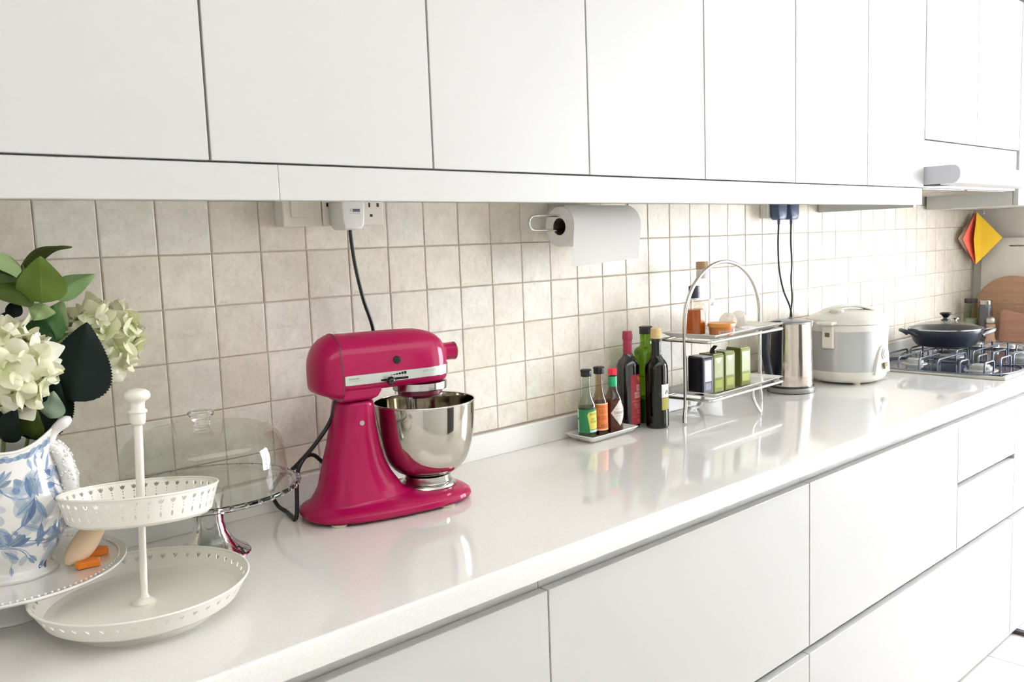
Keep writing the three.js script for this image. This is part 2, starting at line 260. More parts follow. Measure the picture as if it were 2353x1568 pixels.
{
  const c = thing('power_cord', 'black power cord of the pink mixer with large white plug in the double socket', 'cord');
  part(c, 'plug', plugShape(0.046, 0.05, 0.05, 0.006).translate(0.462, Y0 + 0.069, 0.039), mWhitePl);
  const lab = canvasTex(128, 64, (g, w, h) => { g.fillStyle = '#e9e8e4'; g.fillRect(0, 0, w, h); g.fillStyle = '#55626a'; g.fillRect(38, 6, 84, 30); g.fillStyle = '#2b3238'; g.fillRect(38, 6, 84, 4); g.strokeStyle = '#555'; g.lineWidth = 3; g.beginPath(); g.moveTo(6, 34); g.lineTo(30, 8); g.moveTo(8, 12); g.lineTo(30, 32); g.stroke(); g.fillStyle = '#8b8b88'; for (let i = 0; i < 9; i++) g.fillRect(8 + i * 12, 46, 7, 5); });
  part(c, 'plug_label', new THREE.PlaneGeometry(0.026, 0.013).translate(0.465, Y0 + 0.074, 0.0893), M(0xffffff, 0.5, 0, { map: lab }));
  const Y = (r) => Y0 + r;
  part(c, 'cord', tube([[0.364, Y(-0.29), 0.145], [0.355, Y(-0.33), 0.135], [0.33, Y(-0.375), 0.115], [0.3, Y(-0.413), 0.095], [0.272, Y(-0.445), 0.07], [0.268, CT + 0.045, 0.045], [0.285, CT + 0.012, 0.035], [0.292, CT + 0.005, 0.05], [0.284, CT + 0.0045, 0.09], [0.279, CT + 0.0045, 0.111], [0.281, CT + 0.012, 0.114], [0.287, CT + 0.04, 0.108], [0.291, CT + 0.07, 0.104], [0.299, Y(-0.42), 0.1], [0.316, Y(-0.4), 0.1], [0.333, Y(-0.4), 0.098], [0.36, Y(-0.425), 0.095], [0.4, Y(-0.44), 0.05], [0.46, Y(-0.36), 0.04], [0.52, Y(-0.21), 0.04], [0.525, Y(-0.175), 0.04], [0.503, Y(-0.105), 0.042], [0.482, Y(-0.026), 0.05], [0.471, Y(0.02), 0.06], [0.468, Y(0.05), 0.062]], 0.0042, 220, 8), mBlack);
}
{
  for (const [dx, lab, pts] of [[2.122, 'dark plug and cord nearer the paper towels, running down to the kettle', [[2.122, Y0 + 0.04, 0.05], [2.126, Y0 - 0.04, 0.045], [2.133, Y0 - 0.12, 0.045], [2.15, Y0 - 0.19, 0.05], [2.18, Y0 - 0.26, 0.06], [2.2, Y0 - 0.36, 0.05], [2.2, CT + 0.03, 0.045], [2.185, CT + 0.009, 0.05], [2.158, CT + 0.009, 0.07]]], [2.2, 'dark plug and cord nearer the rice cooker, hanging behind the kettle', [[2.2, Y0 + 0.04, 0.05], [2.212, Y0 - 0.03, 0.042], [2.218, Y0 - 0.1, 0.042], [2.208, Y0 - 0.16, 0.045], [2.206, Y0 - 0.22, 0.05], [2.21, Y0 - 0.3, 0.04], [2.23, CT + 0.07, 0.035], [2.25, CT + 0.03, 0.035], [2.285, CT + 0.025, 0.06]]]]) {
    const c = thing('power_cord', lab, 'cord');
    part(c, 'plug', plugShape(0.045, 0.05, 0.034, 0.006).translate(dx, Y0 + 0.076, 0.0325), M(0x3c4a66, 0.4));
    part(c, 'strain_relief', cyl(0.0052, 0.0045, 0.022, 12).translate(dx, Y0 + 0.041, 0.05), M(0x3c4a66, 0.4));
    part(c, 'cord', tube(pts, 0.0032, 90, 8), mBlack);
  }
}
// ---------------------------------------------------------------- paper towels
{
  const x0 = 1.068, x1 = 1.318, yc = Y0 + 0.036, zc = 0.07;
  const h = thing('paper_towel_holder', 'thin wire paper towel holder hung below the wall cabinets', 'holder');
  const loop = []; for (let i = 0; i <= 8; i++) { const a = Math.PI / 2 + i / 8 * Math.PI; loop.push([0.981 + Math.cos(a) * 0.017, yc + 0.01 + Math.sin(a) * 0.017, zc]); }
  part(h, 'wire_loop', tube([[x1 + 0.012, yc + 0.027, zc], [1.2, yc + 0.027, zc], ...loop, [1.2, yc - 0.007, zc], [x1 + 0.012, yc - 0.007, zc]], 0.0032, 120, 8), mChrome);
  part(h, 'hanger', tube([[x1 + 0.012, yc - 0.007, zc], [x1 + 0.012, yc + 0.027, zc], [x1 + 0.012, Y0 + 0.131, zc]], 0.0032, 20, 8), mChrome);
  const t = thing('paper_towel_roll', 'white paper towel roll with loose sheet hanging under the wall cabinets', 'paper towel');
  const mPaper = M(0xfbfaf7, 0.95, 0, { bumpMap: tileBump, bumpScale: 0.0008 });
  const R = 0.05, rc = 0.021, roll = lat([[rc, 0], [R - 0.001, 0], [R, 0.001], [R, x1 - x0 - 0.001], [R - 0.001, x1 - x0], [rc, x1 - x0]], 56); roll.rotateZ(-Math.PI / 2); roll.translate(x0, yc, zc);
  part(t, 'roll', toCreasedNormals(roll, 0.6), mPaper);
  const core = lat([[rc - 0.0015, 0.0], [rc, -0.001], [rc, x1 - x0 + 0.001], [rc - 0.0015, x1 - x0], [rc - 0.0015, 0.0]], 32); core.rotateZ(-Math.PI / 2); core.translate(x0, yc, zc);
  part(t, 'core', core, M(0x4a3d33, 0.9));
  // outer sheet: over the top, down the front and hanging free, its lower edge rising to the right
  part(t, 'loose_sheet', grid(24, 40, (u, v) => { const x = x0 - 0.002 + u * (x1 - x0 + 0.004); const L = v * (0.235 + (1 - u) * 0.012), arc = Math.PI * 0.9 * (R + 0.0035); const r = R + 0.0035; if (L < arc) { const a = Math.PI - 0.4 - L / r; return [x, yc + r * Math.sin(a), zc + r * Math.cos(a)]; } const q = L - arc, a = Math.PI - 0.4 - Math.PI * 0.9; return [x - q * 0.06 * (1 - u), yc + r * Math.sin(a) - q, zc + r * Math.cos(a) - q * 0.12 + Math.sin(u * 5 + 1) * q * 0.03]; }), M(0xfbfaf7, 0.95, 0, { side: THREE.DoubleSide, transmission: 0.3, thickness: 0 }));
}
// ---------------------------------------------------------------- stand mixer
const MX = { p: [0.295, CT, 0.13], turn: -THREE.MathUtils.degToRad(11) };
{
  const t = thing('stand_mixer', 'glossy raspberry pink tilt-head stand mixer with silver trim band', 'mixer', MX.p, MX.turn);
  const N = 64, sup = (c, e) => Math.sign(c) * Math.pow(Math.abs(c), 2 / e);
  const stand = lerpTable([[0.003, 0.006, 0.338, 0.088, 2.6], [0.006, -0.006, 0.344, 0.098, 2.7], [0.011, -0.011, 0.347, 0.101, 2.7], [0.018, -0.01, 0.345, 0.1, 2.7], [0.0225, -0.006, 0.339, 0.096, 2.7], [0.0262, 0.0, 0.33, 0.09, 2.7], [0.0285, 0.004, 0.318, 0.0845, 2.6], [0.0305, 0.007, 0.29, 0.079, 2.6], [0.0325, 0.0095, 0.245, 0.0745, 2.6], [0.037, 0.012, 0.21, 0.0705, 2.6], [0.046, 0.0165, 0.188, 0.0665, 2.6], [0.06, 0.021, 0.171, 0.0615, 2.6], [0.08, 0.0255, 0.157, 0.0565, 2.6], [0.105, 0.0315, 0.146, 0.0525, 2.5], [0.14, 0.042, 0.137, 0.0488, 2.5], [0.18, 0.0515, 0.131, 0.0465, 2.5], [0.218, 0.0585, 0.129, 0.0455, 2.5], [0.2235, 0.06, 0.1275, 0.0445, 2.5], [0.226, 0.064, 0.124, 0.041, 2.5]]);
  const hs = []; for (let h = 0.003; h < 0.04; h += 0.0013) hs.push(h); for (let h = 0.04; h < 0.226; h += 0.006) hs.push(h); hs.push(0.2235, 0.226);
  part(t, 'stand', loft(hs.map((h) => { const [a0, b0, w, e] = stand(h), up = Math.min(1, Math.max(0, (h - 0.03) / 0.03)), a = a0 + 0.006 * up + 0.002, b = b0 + 0.013 * up - 0.005 * (1 - up), c = (a + b) / 2, l = (b - a) / 2; return Array.from({ length: N }, (_, i) => { const q = -i / N * Math.PI * 2; return [c + l * sup(Math.cos(q), e), h, w * sup(Math.sin(q), e)]; }); }), true, true), mPink);
  const headT = lerpTable([[0.062, 0.0572, 0.3562, 0.2455], [0.2, 0.0575, 0.3562, 0.2455], [0.24, 0.0566, 0.3545, 0.2455], [0.256, 0.0545, 0.3515, 0.2455], [0.271, 0.0508, 0.347, 0.2458], [0.284, 0.0442, 0.34, 0.2465], [0.293, 0.0365, 0.3325, 0.247], [0.3, 0.027, 0.324, 0.248], [0.3045, 0.0165, 0.315, 0.25], [0.3065, 0.007, 0.307, 0.253]]);
  const sect = (s, hw, top, bot, hc, eb) => Array.from({ length: 56 }, (_, i) => { const q = i / 56 * Math.PI * 2, y = Math.sin(q), e = y >= 0 ? 2.25 : eb; return [s, hc + (y >= 0 ? top - hc : hc - bot) * sup(y, e), hw * sup(Math.cos(q), e)]; });
  const ss = []; for (let s = 0.062; s < 0.26; s += 0.012) ss.push(s); for (let s = 0.26; s < 0.3065; s += 0.0022) ss.push(s); ss.push(0.3065);
  part(t, 'head', [loft(ss.map((s) => { const [w, a, b] = headT(s); return sect(s, w, a, b, 0.285, 4.5); })), loft([0.064, 0.07, 0.09, 0.11, 0.126, 0.136, 0.142].map((s, i) => { const b = [0.2275, 0.2265, 0.2262, 0.2262, 0.2266, 0.231, 0.242][i]; return sect(s + 0.004, 0.0495, 0.262, b, 0.25, 4.5); }))].map((g) => g), mPink);
  const tailT = [[0.021, 0.006, 0.297, 0.262], [0.0217, 0.0145, 0.304, 0.2575], [0.0235, 0.0245, 0.313, 0.253], [0.0268, 0.035, 0.3225, 0.249], [0.0318, 0.0445, 0.3325, 0.2455], [0.0388, 0.0515, 0.342, 0.2425], [0.0475, 0.0562, 0.3495, 0.2395], [0.057, 0.0588, 0.3545, 0.237], [0.064, 0.0598, 0.357, 0.235], [0.0665, 0.0599, 0.3575, 0.2345], [0.0675, 0.0585, 0.3565, 0.2355]];
  const tail = part(t, 'tail_cap', loft(tailT.map(([s, w, a, b]) => sect(s, w, a, b, 0.285, 5))), mPink);
  for (let k = 0; k < 2; k++) for (let i = 0; i < 7; i++) { const a = -0.5 + i * 0.16; part(tail, 'vent_slot', rbox(-0.0008, 0.0008, 0.2605 + k * 0.012, 0.2685 + k * 0.012, -0.0012, 0.0012, 0.0004, 1).rotateY(0).translate(0.0252 + a * a * 0.03, 0, a * 0.052), mBlack); }
  part(t, 'seam_ring', loft([0.0655, 0.0672, 0.0689].map((s, i) => sect(s, 0.0601 + (i === 1 ? 0.0003 : 0), 0.358 + (i === 1 ? 0.0003 : 0), 0.234, 0.285, 5))), M(0x6a1034, 0.4));
  // silver trim band round the head, near side, nose and far side
  const path = []; for (const s of ss) if (s >= 0.07) path.push([s, headT(s)[0]]); const full = [...path, ...path.slice().reverse().map(([s, w]) => [s, -w])];
  const ring = full.map(([s, w], i) => { const a = full[Math.max(0, i - 1)], b = full[Math.min(full.length - 1, i + 1)], dx = b[0] - a[0], dz = b[1] - a[1], l = Math.hypot(dx, dz) || 1, nx = -dz / l, nz = dx / l; const o = (d, h) => [s + nx * d, h, w + nz * d]; return [o(-0.0015, 0.262), o(0.0018, 0.2622), o(0.0018, 0.2808), o(-0.0015, 0.281)]; });
  part(t, 'trim_band', toCreasedNormals(loft(ring), 0.5), M(0xd9d7d2, 0.22, 1));
  const prt = canvasTex(1400, 112, (g, w, h) => {
    g.fillStyle = '#d8dcd3'; g.fillRect(0, 0, w, h); g.fillStyle = '#6f746d'; g.font = 'bold 28px sans-serif'; g.fillText('KitchenAid', 50, 48); g.font = '15px sans-serif'; g.fillText('ST. JOSEPH, MICHIGAN USA', 50, 70);
    g.font = '34px serif'; g.fillStyle = '#7b7d78'; g.fillText('A R T I S A N', 1130, 46);
    g.fillStyle = '#17181a'; for (let i = 0; i < 6; i++) { const x = 640 + i * 40, hh = 6 + i * 6; g.fillRect(x, 44 - hh, 34, hh); } g.font = 'bold 18px sans-serif'; ['1', '2', '4', '6', '8', '10'].forEach((c, i) => g.fillText(c, 648 + i * 40, 68)); g.fillRect(500, 80, 180, 26); g.fillRect(600, 76, 300, 30);
  });
  part(t, 'trim_print', grid(40, 1, (u, v) => { const s = 0.0705 + u * 0.2; return [s, 0.2628 + v * 0.0174, headT(s)[0] + 0.00205]; }), M(0xffffff, 0.3, 0.5, { map: prt }));
  part(t, 'speed_knob', [ball(0.0085).translate(0.158, 0.2645, 0.069), cyl(0.003, 0.003, 0.012, 12).rotateX(Math.PI / 2).translate(0.158, 0.2645, 0.062)], mBlackGloss);
  part(t, 'hub_screw', [latC([[0, 0], [0.0078, 0], [0.0078, 0.003], [0.0062, 0.0048], [0, 0.0052]], 24, 0.5).rotateX(Math.PI / 2).translate(0.178, 0.302, 0.0555), rbox(-0.007, 0.007, -0.0009, 0.0009, 0, 0.0008, 0.0003, 1).rotateZ(0.9).translate(0.178, 0.302, 0.0605)], mBlack);
  part(t, 'pin', latC([[0, 0], [0.0048, 0], [0.0048, 0.0015], [0.003, 0.0026], [0, 0.003]], 20, 0.5).rotateX(Math.PI / 2).translate(0.104, 0.186, 0.0452), mSatin);
  part(t, 'attachment_hub', latC([[0, 0], [0.024, 0], [0.0225, 0.006], [0.0185, 0.01], [0.0178, 0.014], [0.018, 0.036], [0.0165, 0.0375], [0, 0.0375]], 40, 0.5).rotateZ(-Math.PI / 2).translate(0.294, 0.301, 0), mPink);
  part(t, 'hub_cap', latC([[0.0158, 0], [0.0186, 0], [0.0186, 0.0024], [0.0165, 0.0032], [0, 0.0032]], 36, 0.5).rotateZ(-Math.PI / 2).translate(0.3293, 0.301, 0), M(0x8d7a55, 0.3, 1));
  part(t, 'planetary_ring', latC([[0, 0.2465], [0.0555, 0.2465], [0.0558, 0.233], [0.054, 0.2312], [0.046, 0.231], [0, 0.231]], 56, 0.5).translate(0.25, 0, 0), M(0xd2d0cc, 0.18, 1));
  part(t, 'planetary', latC([[0, 0.2315], [0.046, 0.2315], [0.0455, 0.222], [0.042, 0.219], [0.03, 0.2185], [0.028, 0.214], [0, 0.2135]], 48, 0.5).translate(0.25, 0, 0), M(0x6a0f30, 0.3));
  part(t, 'beater_shaft', [cyl(0.007, 0.007, 0.05, 20).translate(0.222, 0.2, 0.012), latC([[0, 0], [0.019, 0], [0.0195, 0.0015], [0.0185, 0.003], [0, 0.0045]], 32, 0.5).translate(0.222, 0.1845, 0.012)], mSteel);
  part(t, 'bowl_clamp', latC([[0.04, 0.0285], [0.06, 0.0285], [0.0605, 0.0305], [0.0585, 0.0345], [0.0535, 0.036], [0.05, 0.035], [0.048, 0.0315], [0.02, 0.0312]], 56, 0.5).translate(0.255, 0.0015, 0), mSteel);
  for (const [x, z] of [[0.04, 0.066], [0.04, -0.066], [0.26, 0.08], [0.26, -0.08]]) part(t, 'foot', cyl(0.016, 0.014, 0.005, 24).translate(x, 0.0026, z), M(0xcfc6ae, 0.7));
  const b = thing('mixing_bowl', 'polished steel mixing bowl clamped under the head of the pink mixer', 'bowl', [0, 0, 0]);
  const bx = MX.p[0] + 0.258 * Math.cos(-MX.turn), bz = MX.p[2] + 0.258 * Math.sin(-MX.turn);
  b.position.set(bx, CT, bz);
  const bs = (p) => p.map(([r, y]) => [r > 0.05 ? 0.05 + (r - 0.05) * 0.91 : r, y]);
  part(b, 'body', lat(bs([[0.02, 0.0555], [0.0425, 0.0545], [0.049, 0.0562], [0.058, 0.0595], [0.0665, 0.0642], [0.075, 0.071], [0.083, 0.08], [0.0898, 0.0915], [0.0948, 0.104], [0.0995, 0.12], [0.1034, 0.14], [0.1058, 0.162], [0.1072, 0.185], [0.1078, 0.204], [0.107, 0.204], [0.1063, 0.185], [0.1049, 0.162], [0.1024, 0.14], [0.0985, 0.12], [0.0938, 0.105], [0.0885, 0.0925], [0.0815, 0.081], [0.073, 0.072], [0.06, 0.064], [0.04, 0.0595], [0, 0.0588]]), 96), M(0xc9c4b9, 0.07, 1));
  part(b, 'rolled_rim', new THREE.TorusGeometry(0.103, 0.0019, 10, 96).rotateX(Math.PI / 2).translate(0, 0.2045, 0), mChrome);
  part(b, 'foot_ring', latC([[0.036, 0.036], [0.0475, 0.036], [0.0483, 0.039], [0.0466, 0.0475], [0.0474, 0.05], [0.047, 0.0525], [0.042, 0.0545], [0.03, 0.0548]], 64, 0.7), mSteel);
}
// ---------------------------------------------------------------- two-tier stand with pierced trays
function piercedWall(n, r0, h0, r1, h1, holes, thick = 0.0014) {
  const gs = [], A = Math.PI * 2 / n, W = A * r1, Hh = Math.hypot(r1 - r0, h1 - h0), s = new THREE.Shape();
  s.moveTo(0, 0); s.lineTo(W / 2, 0); s.lineTo(W, 0); s.lineTo(W, Hh); s.lineTo(W / 2, Hh); s.lineTo(0, Hh); s.closePath();
  for (const h of holes(W, Hh)) { const p = new THREE.Path(); h.forEach(([x, y], i) => (i ? p.lineTo(x, y) : p.moveTo(x, y))); p.closePath(); s.holes.push(p); }
  const flat = new THREE.ExtrudeGeometry(s, { depth: thick, bevelEnabled: false, curveSegments: 3 });
  const base = toCreasedNormals(flat, 0.3);
  for (let k = 0; k < n; k++) {
    const g = base.clone(), p = g.attributes.position, q = g.attributes.normal, sl = (r1 - r0) / Hh, up = (h1 - h0) / Hh;
    for (let i = 0; i < p.count; i++) {
      const v = p.getY(i), a = k * A + p.getX(i) / r1, d = p.getZ(i), r = r0 + sl * v + d * up, y = h0 + up * v - d * sl, c = Math.cos(a), z = Math.sin(a), nx = q.getX(i), ny = q.getY(i), nz = q.getZ(i), nr = nz * up + ny * sl, nh = ny * up - nz * sl;
      p.setXYZ(i, r * c, y, -r * z); q.setXYZ(i, nr * c - nx * z, nh, -(nr * z + nx * c));
    }
    gs.push(g);
  }
  return mergeGeometries(gs);
}
const ovalPath = (cx, cy, a, b, n = 6) => Array.from({ length: n }, (_, i) => [cx + a * Math.cos(i / n * 6.2832), cy + b * Math.sin(i / n * 6.2832)]);
const heartPath = (cx, cy, k) => [[0, -1], [0.55, -0.35], [0.9, 0.25], [0.85, 0.7], [0.5, 0.85], [0.15, 0.65], [0, 0.4], [-0.15, 0.65], [-0.5, 0.85], [-0.85, 0.7], [-0.9, 0.25], [-0.55, -0.35]].map(([x, y]) => [cx + x * k, cy + y * k]);
const tulipPath = (cx, cy, k) => [[0, -0.9], [0.6, -0.5], [0.85, 0.1], [1, 0.9], [0.5, 0.35], [0, 1], [-0.5, 0.35], [-1, 0.9], [-0.85, 0.1], [-0.6, -0.5]].map(([x, y]) => [cx + x * k, cy + y * k]);
{
  const t = thing('tiered_stand', 'cream enamelled two-tier stand with pierced trays and mushroom knob', 'cake stand', [-0.087, CT + 0.0145, 0.346]);
  t.scale.setScalar(0.97);
  const lean = (o) => { o.quaternion.setFromAxisAngle(V(-0.043, 0, -0.061).normalize(), 0.075); return o; };
  const low = part(t, 'lower_tray', lat([[0, 0.006], [0.12, 0.006], [0.127, 0.0068], [0.1333, 0.0105], [0.1345, 0.0098], [0.128, 0.0046], [0.12, 0.0028], [0.112, 0.0015], [0.11, 0.0002], [0.104, 0.0002], [0.102, 0.003], [0, 0.004]], 96), mEnamel);
  part(low, 'foot_ring', latC([[0.096, -0.0149], [0.1, -0.0149], [0.104, 0.002], [0.098, 0.002], [0.096, -0.0149]], 72, 0.4), mEnamel);
  part(low, 'pierced_rim', piercedWall(46, 0.1335, 0.0098, 0.1502, 0.038, (w, h) => [heartPath(w / 2, h * 0.62, 0.0042)]), mEnamel);
  part(low, 'rim_wire', new THREE.TorusGeometry(0.1509, 0.0019, 8, 96).rotateX(Math.PI / 2).translate(0, 0.0385, 0), mEnamel);
  const up = part(t, 'upper_tray', lat([[0.003, 0.134], [0.086, 0.134], [0.094, 0.135], [0.0985, 0.1385], [0.0998, 0.138], [0.095, 0.1332], [0.087, 0.1322], [0.003, 0.1322]], 96), mEnamel);
  { const q = new THREE.Quaternion().setFromAxisAngle(V(-0.952, 0, -0.305).normalize(), 0.12).multiply(new THREE.Quaternion().setFromAxisAngle(V(0.305, 0, -0.952).normalize(), 0.03)), c = V(0, 0.15, 0); up.quaternion.copy(q); up.position.copy(V(0.009, 0.152, -0.0065).sub(c.applyQuaternion(q))); }
  part(up, 'pierced_rim', piercedWall(40, 0.0985, 0.138, 0.109, 0.175, (w, h) => [tulipPath(w / 2, h * 0.78, 0.0042), ovalPath(w / 2, h * 0.6, 0.0011, 0.0012), ovalPath(w / 2, h * 0.5, 0.0009, 0.001), ovalPath(w / 2, h * 0.28, 0.0018, 0.0042, 8)]), mEnamel);
  part(up, 'rim_wire', new THREE.TorusGeometry(0.1098, 0.0017, 8, 96).rotateX(Math.PI / 2).translate(0, 0.1752, 0), mEnamel);
  lean(part(t, 'pole', latC([[0, 0.005], [0.017, 0.005], [0.0175, 0.008], [0.012, 0.0125], [0.0075, 0.015], [0.0052, 0.02], [0.0052, 0.129], [0.012, 0.1295], [0.012, 0.1315], [0.0052, 0.1355], [0.0055, 0.138], [0.0062, 0.14], [0.0062, 0.277]], 32, 0.5), mEnamel));
  lean(part(t, 'knob', lat([[0, 0.272], [0.008, 0.272], [0.0102, 0.2755], [0.0112, 0.281], [0.0112, 0.2885], [0.0118, 0.2895], [0.0135, 0.291], [0.0138, 0.2935], [0.0125, 0.2953], [0.0105, 0.2965], [0.0102, 0.3035], [0.0115, 0.3075], [0.0155, 0.3095], [0.0182, 0.313], [0.0186, 0.317], [0.0168, 0.3215], [0.0115, 0.3252], [0, 0.327]], 40), mEnamel));
}
// ---------------------------------------------------------------- glass cake stand and dome
{
  const p = [0.089, CT, 0.1665];
  const t = thing('cake_stand', 'clear glass footed cake stand with scalloped rim beside the pink mixer', 'cake stand', p);
  part(t, 'plate', lat([[0, 0.109], [0.14, 0.109], [0.1455, 0.1125], [0.151, 0.114], [0.155, 0.1165], [0.155, 0.1215], [0.152, 0.123], [0.1485, 0.1205], [0.145, 0.1175], [0.14, 0.1145], [0, 0.1145]], 96), glassSolid(0xf8fbf8));
  part(t, 'pedestal', lat([[0.031, 0.109], [0.027, 0.1], [0.0245, 0.085], [0.0245, 0.06], [0.0285, 0.042], [0.038, 0.026], [0.052, 0.013], [0.064, 0.0055], [0.0665, 0.002], [0.066, 0], [0.0615, 0.0005], [0.05, 0.0085], [0.035, 0.022], [0.025, 0.039], [0.0205, 0.06], [0.0205, 0.085], [0.023, 0.1], [0.026, 0.109]], 64), glassSolid(0xf8fbf8));
  for (let i = 0; i < 40; i++) { const a = i / 40 * 6.2832; part(t, 'rim_bead', ball(0.0042, 8, 6).translate(Math.cos(a) * 0.155, 0.119, Math.sin(a) * 0.155), glassSolid()); }
  const d = thing('cake_dome', 'clear glass dome cover with flared knob standing on the glass cake stand', 'dome', [p[0], CT + 0.1155, p[2]]);
  part(d, 'cover', lat([[0.1385, 0], [0.1388, 0.004], [0.137, 0.007], [0.1362, 0.03], [0.1345, 0.062], [0.131, 0.079], [0.1235, 0.0925], [0.112, 0.1015], [0.095, 0.107], [0.06, 0.1105], [0.02, 0.112], [0.0, 0.112]], 96), glassThin(0xf4f6f2));
  part(d, 'knob', lat([[0, 0.1122], [0.0125, 0.1122], [0.0138, 0.115], [0.0135, 0.12], [0.0165, 0.126], [0.0215, 0.132], [0.0222, 0.136], [0.02, 0.1375], [0.013, 0.1365], [0, 0.136]], 40), glassSolid());
}
// ---------------------------------------------------------------- footed plate, jug, figurine
const PL = [-0.222, CT, 0.18];
{
  const t = thing('footed_plate', 'white ceramic footed plate with beaded rim under the blue floral jug', 'cake stand', PL);
  part(t, 'plate', lat([[0, 0.054], [0.05, 0.053], [0.1, 0.0535], [0.14, 0.0575], [0.155, 0.061], [0.1605, 0.0645], [0.1615, 0.067], [0.1595, 0.068], [0.152, 0.0655], [0.138, 0.0635], [0.1, 0.0615], [0, 0.061]], 96), mCeramic);
  part(t, 'foot', lat([[0.032, 0.054], [0.03, 0.045], [0.034, 0.03], [0.046, 0.014], [0.057, 0.006], [0.06, 0.002], [0.059, 0], [0.054, 0], [0.04, 0.012], [0.028, 0.03], [0.02, 0.05]], 64), mCeramic);
  const bd = []; for (let i = 0; i < 110; i++) { const a = i / 110 * 6.2832; bd.push(ball(0.0021, 6, 5).translate(Math.cos(a) * 0.15, 0.0662, Math.sin(a) * 0.15)); }
  const bm = part(t, 'beading', bd, mCeramic); bm.userData.kind = 'stuff';
}
{
  const jp = [-0.214, CT + 0.0618, 0.187], hd = Math.atan2(0.31, 0.95);       // the handle points to the right of the photo
  const t = thing('jug', 'white china jug with blue floral print and embossed handle, holding hydrangeas', 'jug', jp);
  const prof = lerpTable([[0, 0.0], [0.02, 0.058, 0.0], [0.05, 0.0585, 0.004], [0.09, 0.054, 0.009], [0.13, 0.0495, 0.013], [0.17, 0.0515, 0.02], [0.25, 0.0625, 0.037], [0.36, 0.0735, 0.062], [0.47, 0.0772, 0.088], [0.6, 0.0735, 0.118], [0.72, 0.0665, 0.145], [0.84, 0.0608, 0.167], [0.93, 0.0608, 0.181], [1, 0.063, 0.19]].slice(1));
  const print = canvasTex(1024, 512, (g, w, h) => {
    g.fillStyle = '#f1f0ea'; g.fillRect(0, 0, w, h); let s = 11; const R = () => { s = (s * 1664525 + 1013904223) % 4294967296; return s / 4294967296; };
    const blues = ['#5f779d', '#8298b6', '#475f88', '#8ea2b6', '#75899a', '#546d8f', '#9fb0c4'];
    const leaf = (x, y, a, l, wd, c) => { g.save(); g.translate(x, y); g.rotate(a); g.fillStyle = c; g.beginPath(); g.moveTo(0, 0); g.quadraticCurveTo(l * 0.5, -wd, l, 0); g.quadraticCurveTo(l * 0.5, wd, 0, 0); g.fill(); g.strokeStyle = '#33507c'; g.lineWidth = 1.5; g.beginPath(); g.moveTo(0, 0); g.lineTo(l * 0.9, 0); g.stroke(); g.restore(); };
    const spray = (x, y, k) => { g.globalAlpha = 0.3; for (let i = 0; i < 14; i++) { g.fillStyle = blues[Math.floor(R() * 7)]; g.beginPath(); g.ellipse(x + (R() - 0.5) * 110 * k, y + (R() - 0.5) * 90 * k, (10 + R() * 22) * k, (6 + R() * 12) * k, R() * 3, 0, 6.3); g.fill(); } g.globalAlpha = 0.85; for (let i = 0; i < 9; i++) { const a = R() * 6.28; g.strokeStyle = blues[i % 7]; g.lineWidth = 2.5; g.beginPath(); g.moveTo(x, y); const ex = x + Math.cos(a) * 58 * k, ey = y + Math.sin(a) * 58 * k; g.quadraticCurveTo(x + Math.cos(a + 0.5) * 34 * k, y + Math.sin(a + 0.5) * 34 * k, ex, ey); g.stroke(); leaf(ex, ey, a + R() - 0.5, (26 + R() * 26) * k, (9 + R() * 7) * k, blues[Math.floor(R() * 7)]); } for (let i = 0; i < 16; i++) { g.fillStyle = blues[Math.floor(R() * 7)]; g.beginPath(); g.arc(x + (R() - 0.5) * 70 * k, y - 20 * k + (R() - 0.5) * 44 * k, (3 + R() * 6) * k, 0, 6.3); g.fill(); } for (let i = 0; i < 5; i++) leaf(x + (R() - 0.5) * 30, y + (R() - 0.5) * 30, R() * 6.28, 46 * k, 15 * k, blues[i]); };
    for (let i = 0; i < 12; i++) spray(40 + i * 87, i % 2 ? 340 : 190, 1.25 + R() * 0.4);
    g.globalAlpha = 0.6; for (let i = 0; i < 80; i++) { g.fillStyle = blues[i % 7]; g.beginPath(); g.ellipse(i * 13, 26 + R() * 16, 16, 9 + R() * 6, R(), 0, 6.3); g.fill(); }
  });
  const body = (u, v, ins) => { const a = u * 6.2832, [r, y] = prof(v), k = Math.pow(v, 6), c = Math.cos(a - hd); const wav = 1 + k * (0.05 * Math.cos(3 * (a - hd)) + (c < -0.2 ? (-c - 0.2) * 0.35 : 0)); const yy = y + k * (0.006 * Math.cos(3 * (a - hd)) + c * 0.012); return [(r * wav - ins) * Math.cos(a), yy, (r * wav - ins) * Math.sin(a)]; };
  const mJug = M(0xffffff, 0.1, 0, { map: print, clearcoat: 1, clearcoatRoughness: 0.03, side: THREE.DoubleSide });
  const g = grid(96, 60, (u, v) => body(u, v, 0)); part(t, 'body', g, mJug);
  part(t, 'lining', grid(96, 24, (u, v) => body(u, 0.3 + v * 0.7, 0.003)), M(0xf1efe8, 0.2, 0, { side: THREE.DoubleSide }));
  part(t, 'lip', tube(Array.from({ length: 72 }, (_, i) => body(i / 72, 1, 0.0015)), 0.0024, 144, 8, true), mCeramic);
  part(t, 'base', latC([[0, 0.0], [0.058, 0.0], [0.058, 0.002], [0, 0.004]], 64, 0.5), mCeramic);
  const dir = (d, y, s = 0) => [Math.cos(hd) * d - Math.sin(hd) * s, y, Math.sin(hd) * d + Math.cos(hd) * s];
  const hp = [[0.057, 0.186], [0.066, 0.18], [0.074, 0.166], [0.0795, 0.146], [0.082, 0.125], [0.0815, 0.105], [0.0785, 0.085], [0.073, 0.068]];
  const hc = new THREE.CatmullRomCurve3(hp.map(([d, y]) => V(d, y, 0))), secs = [];
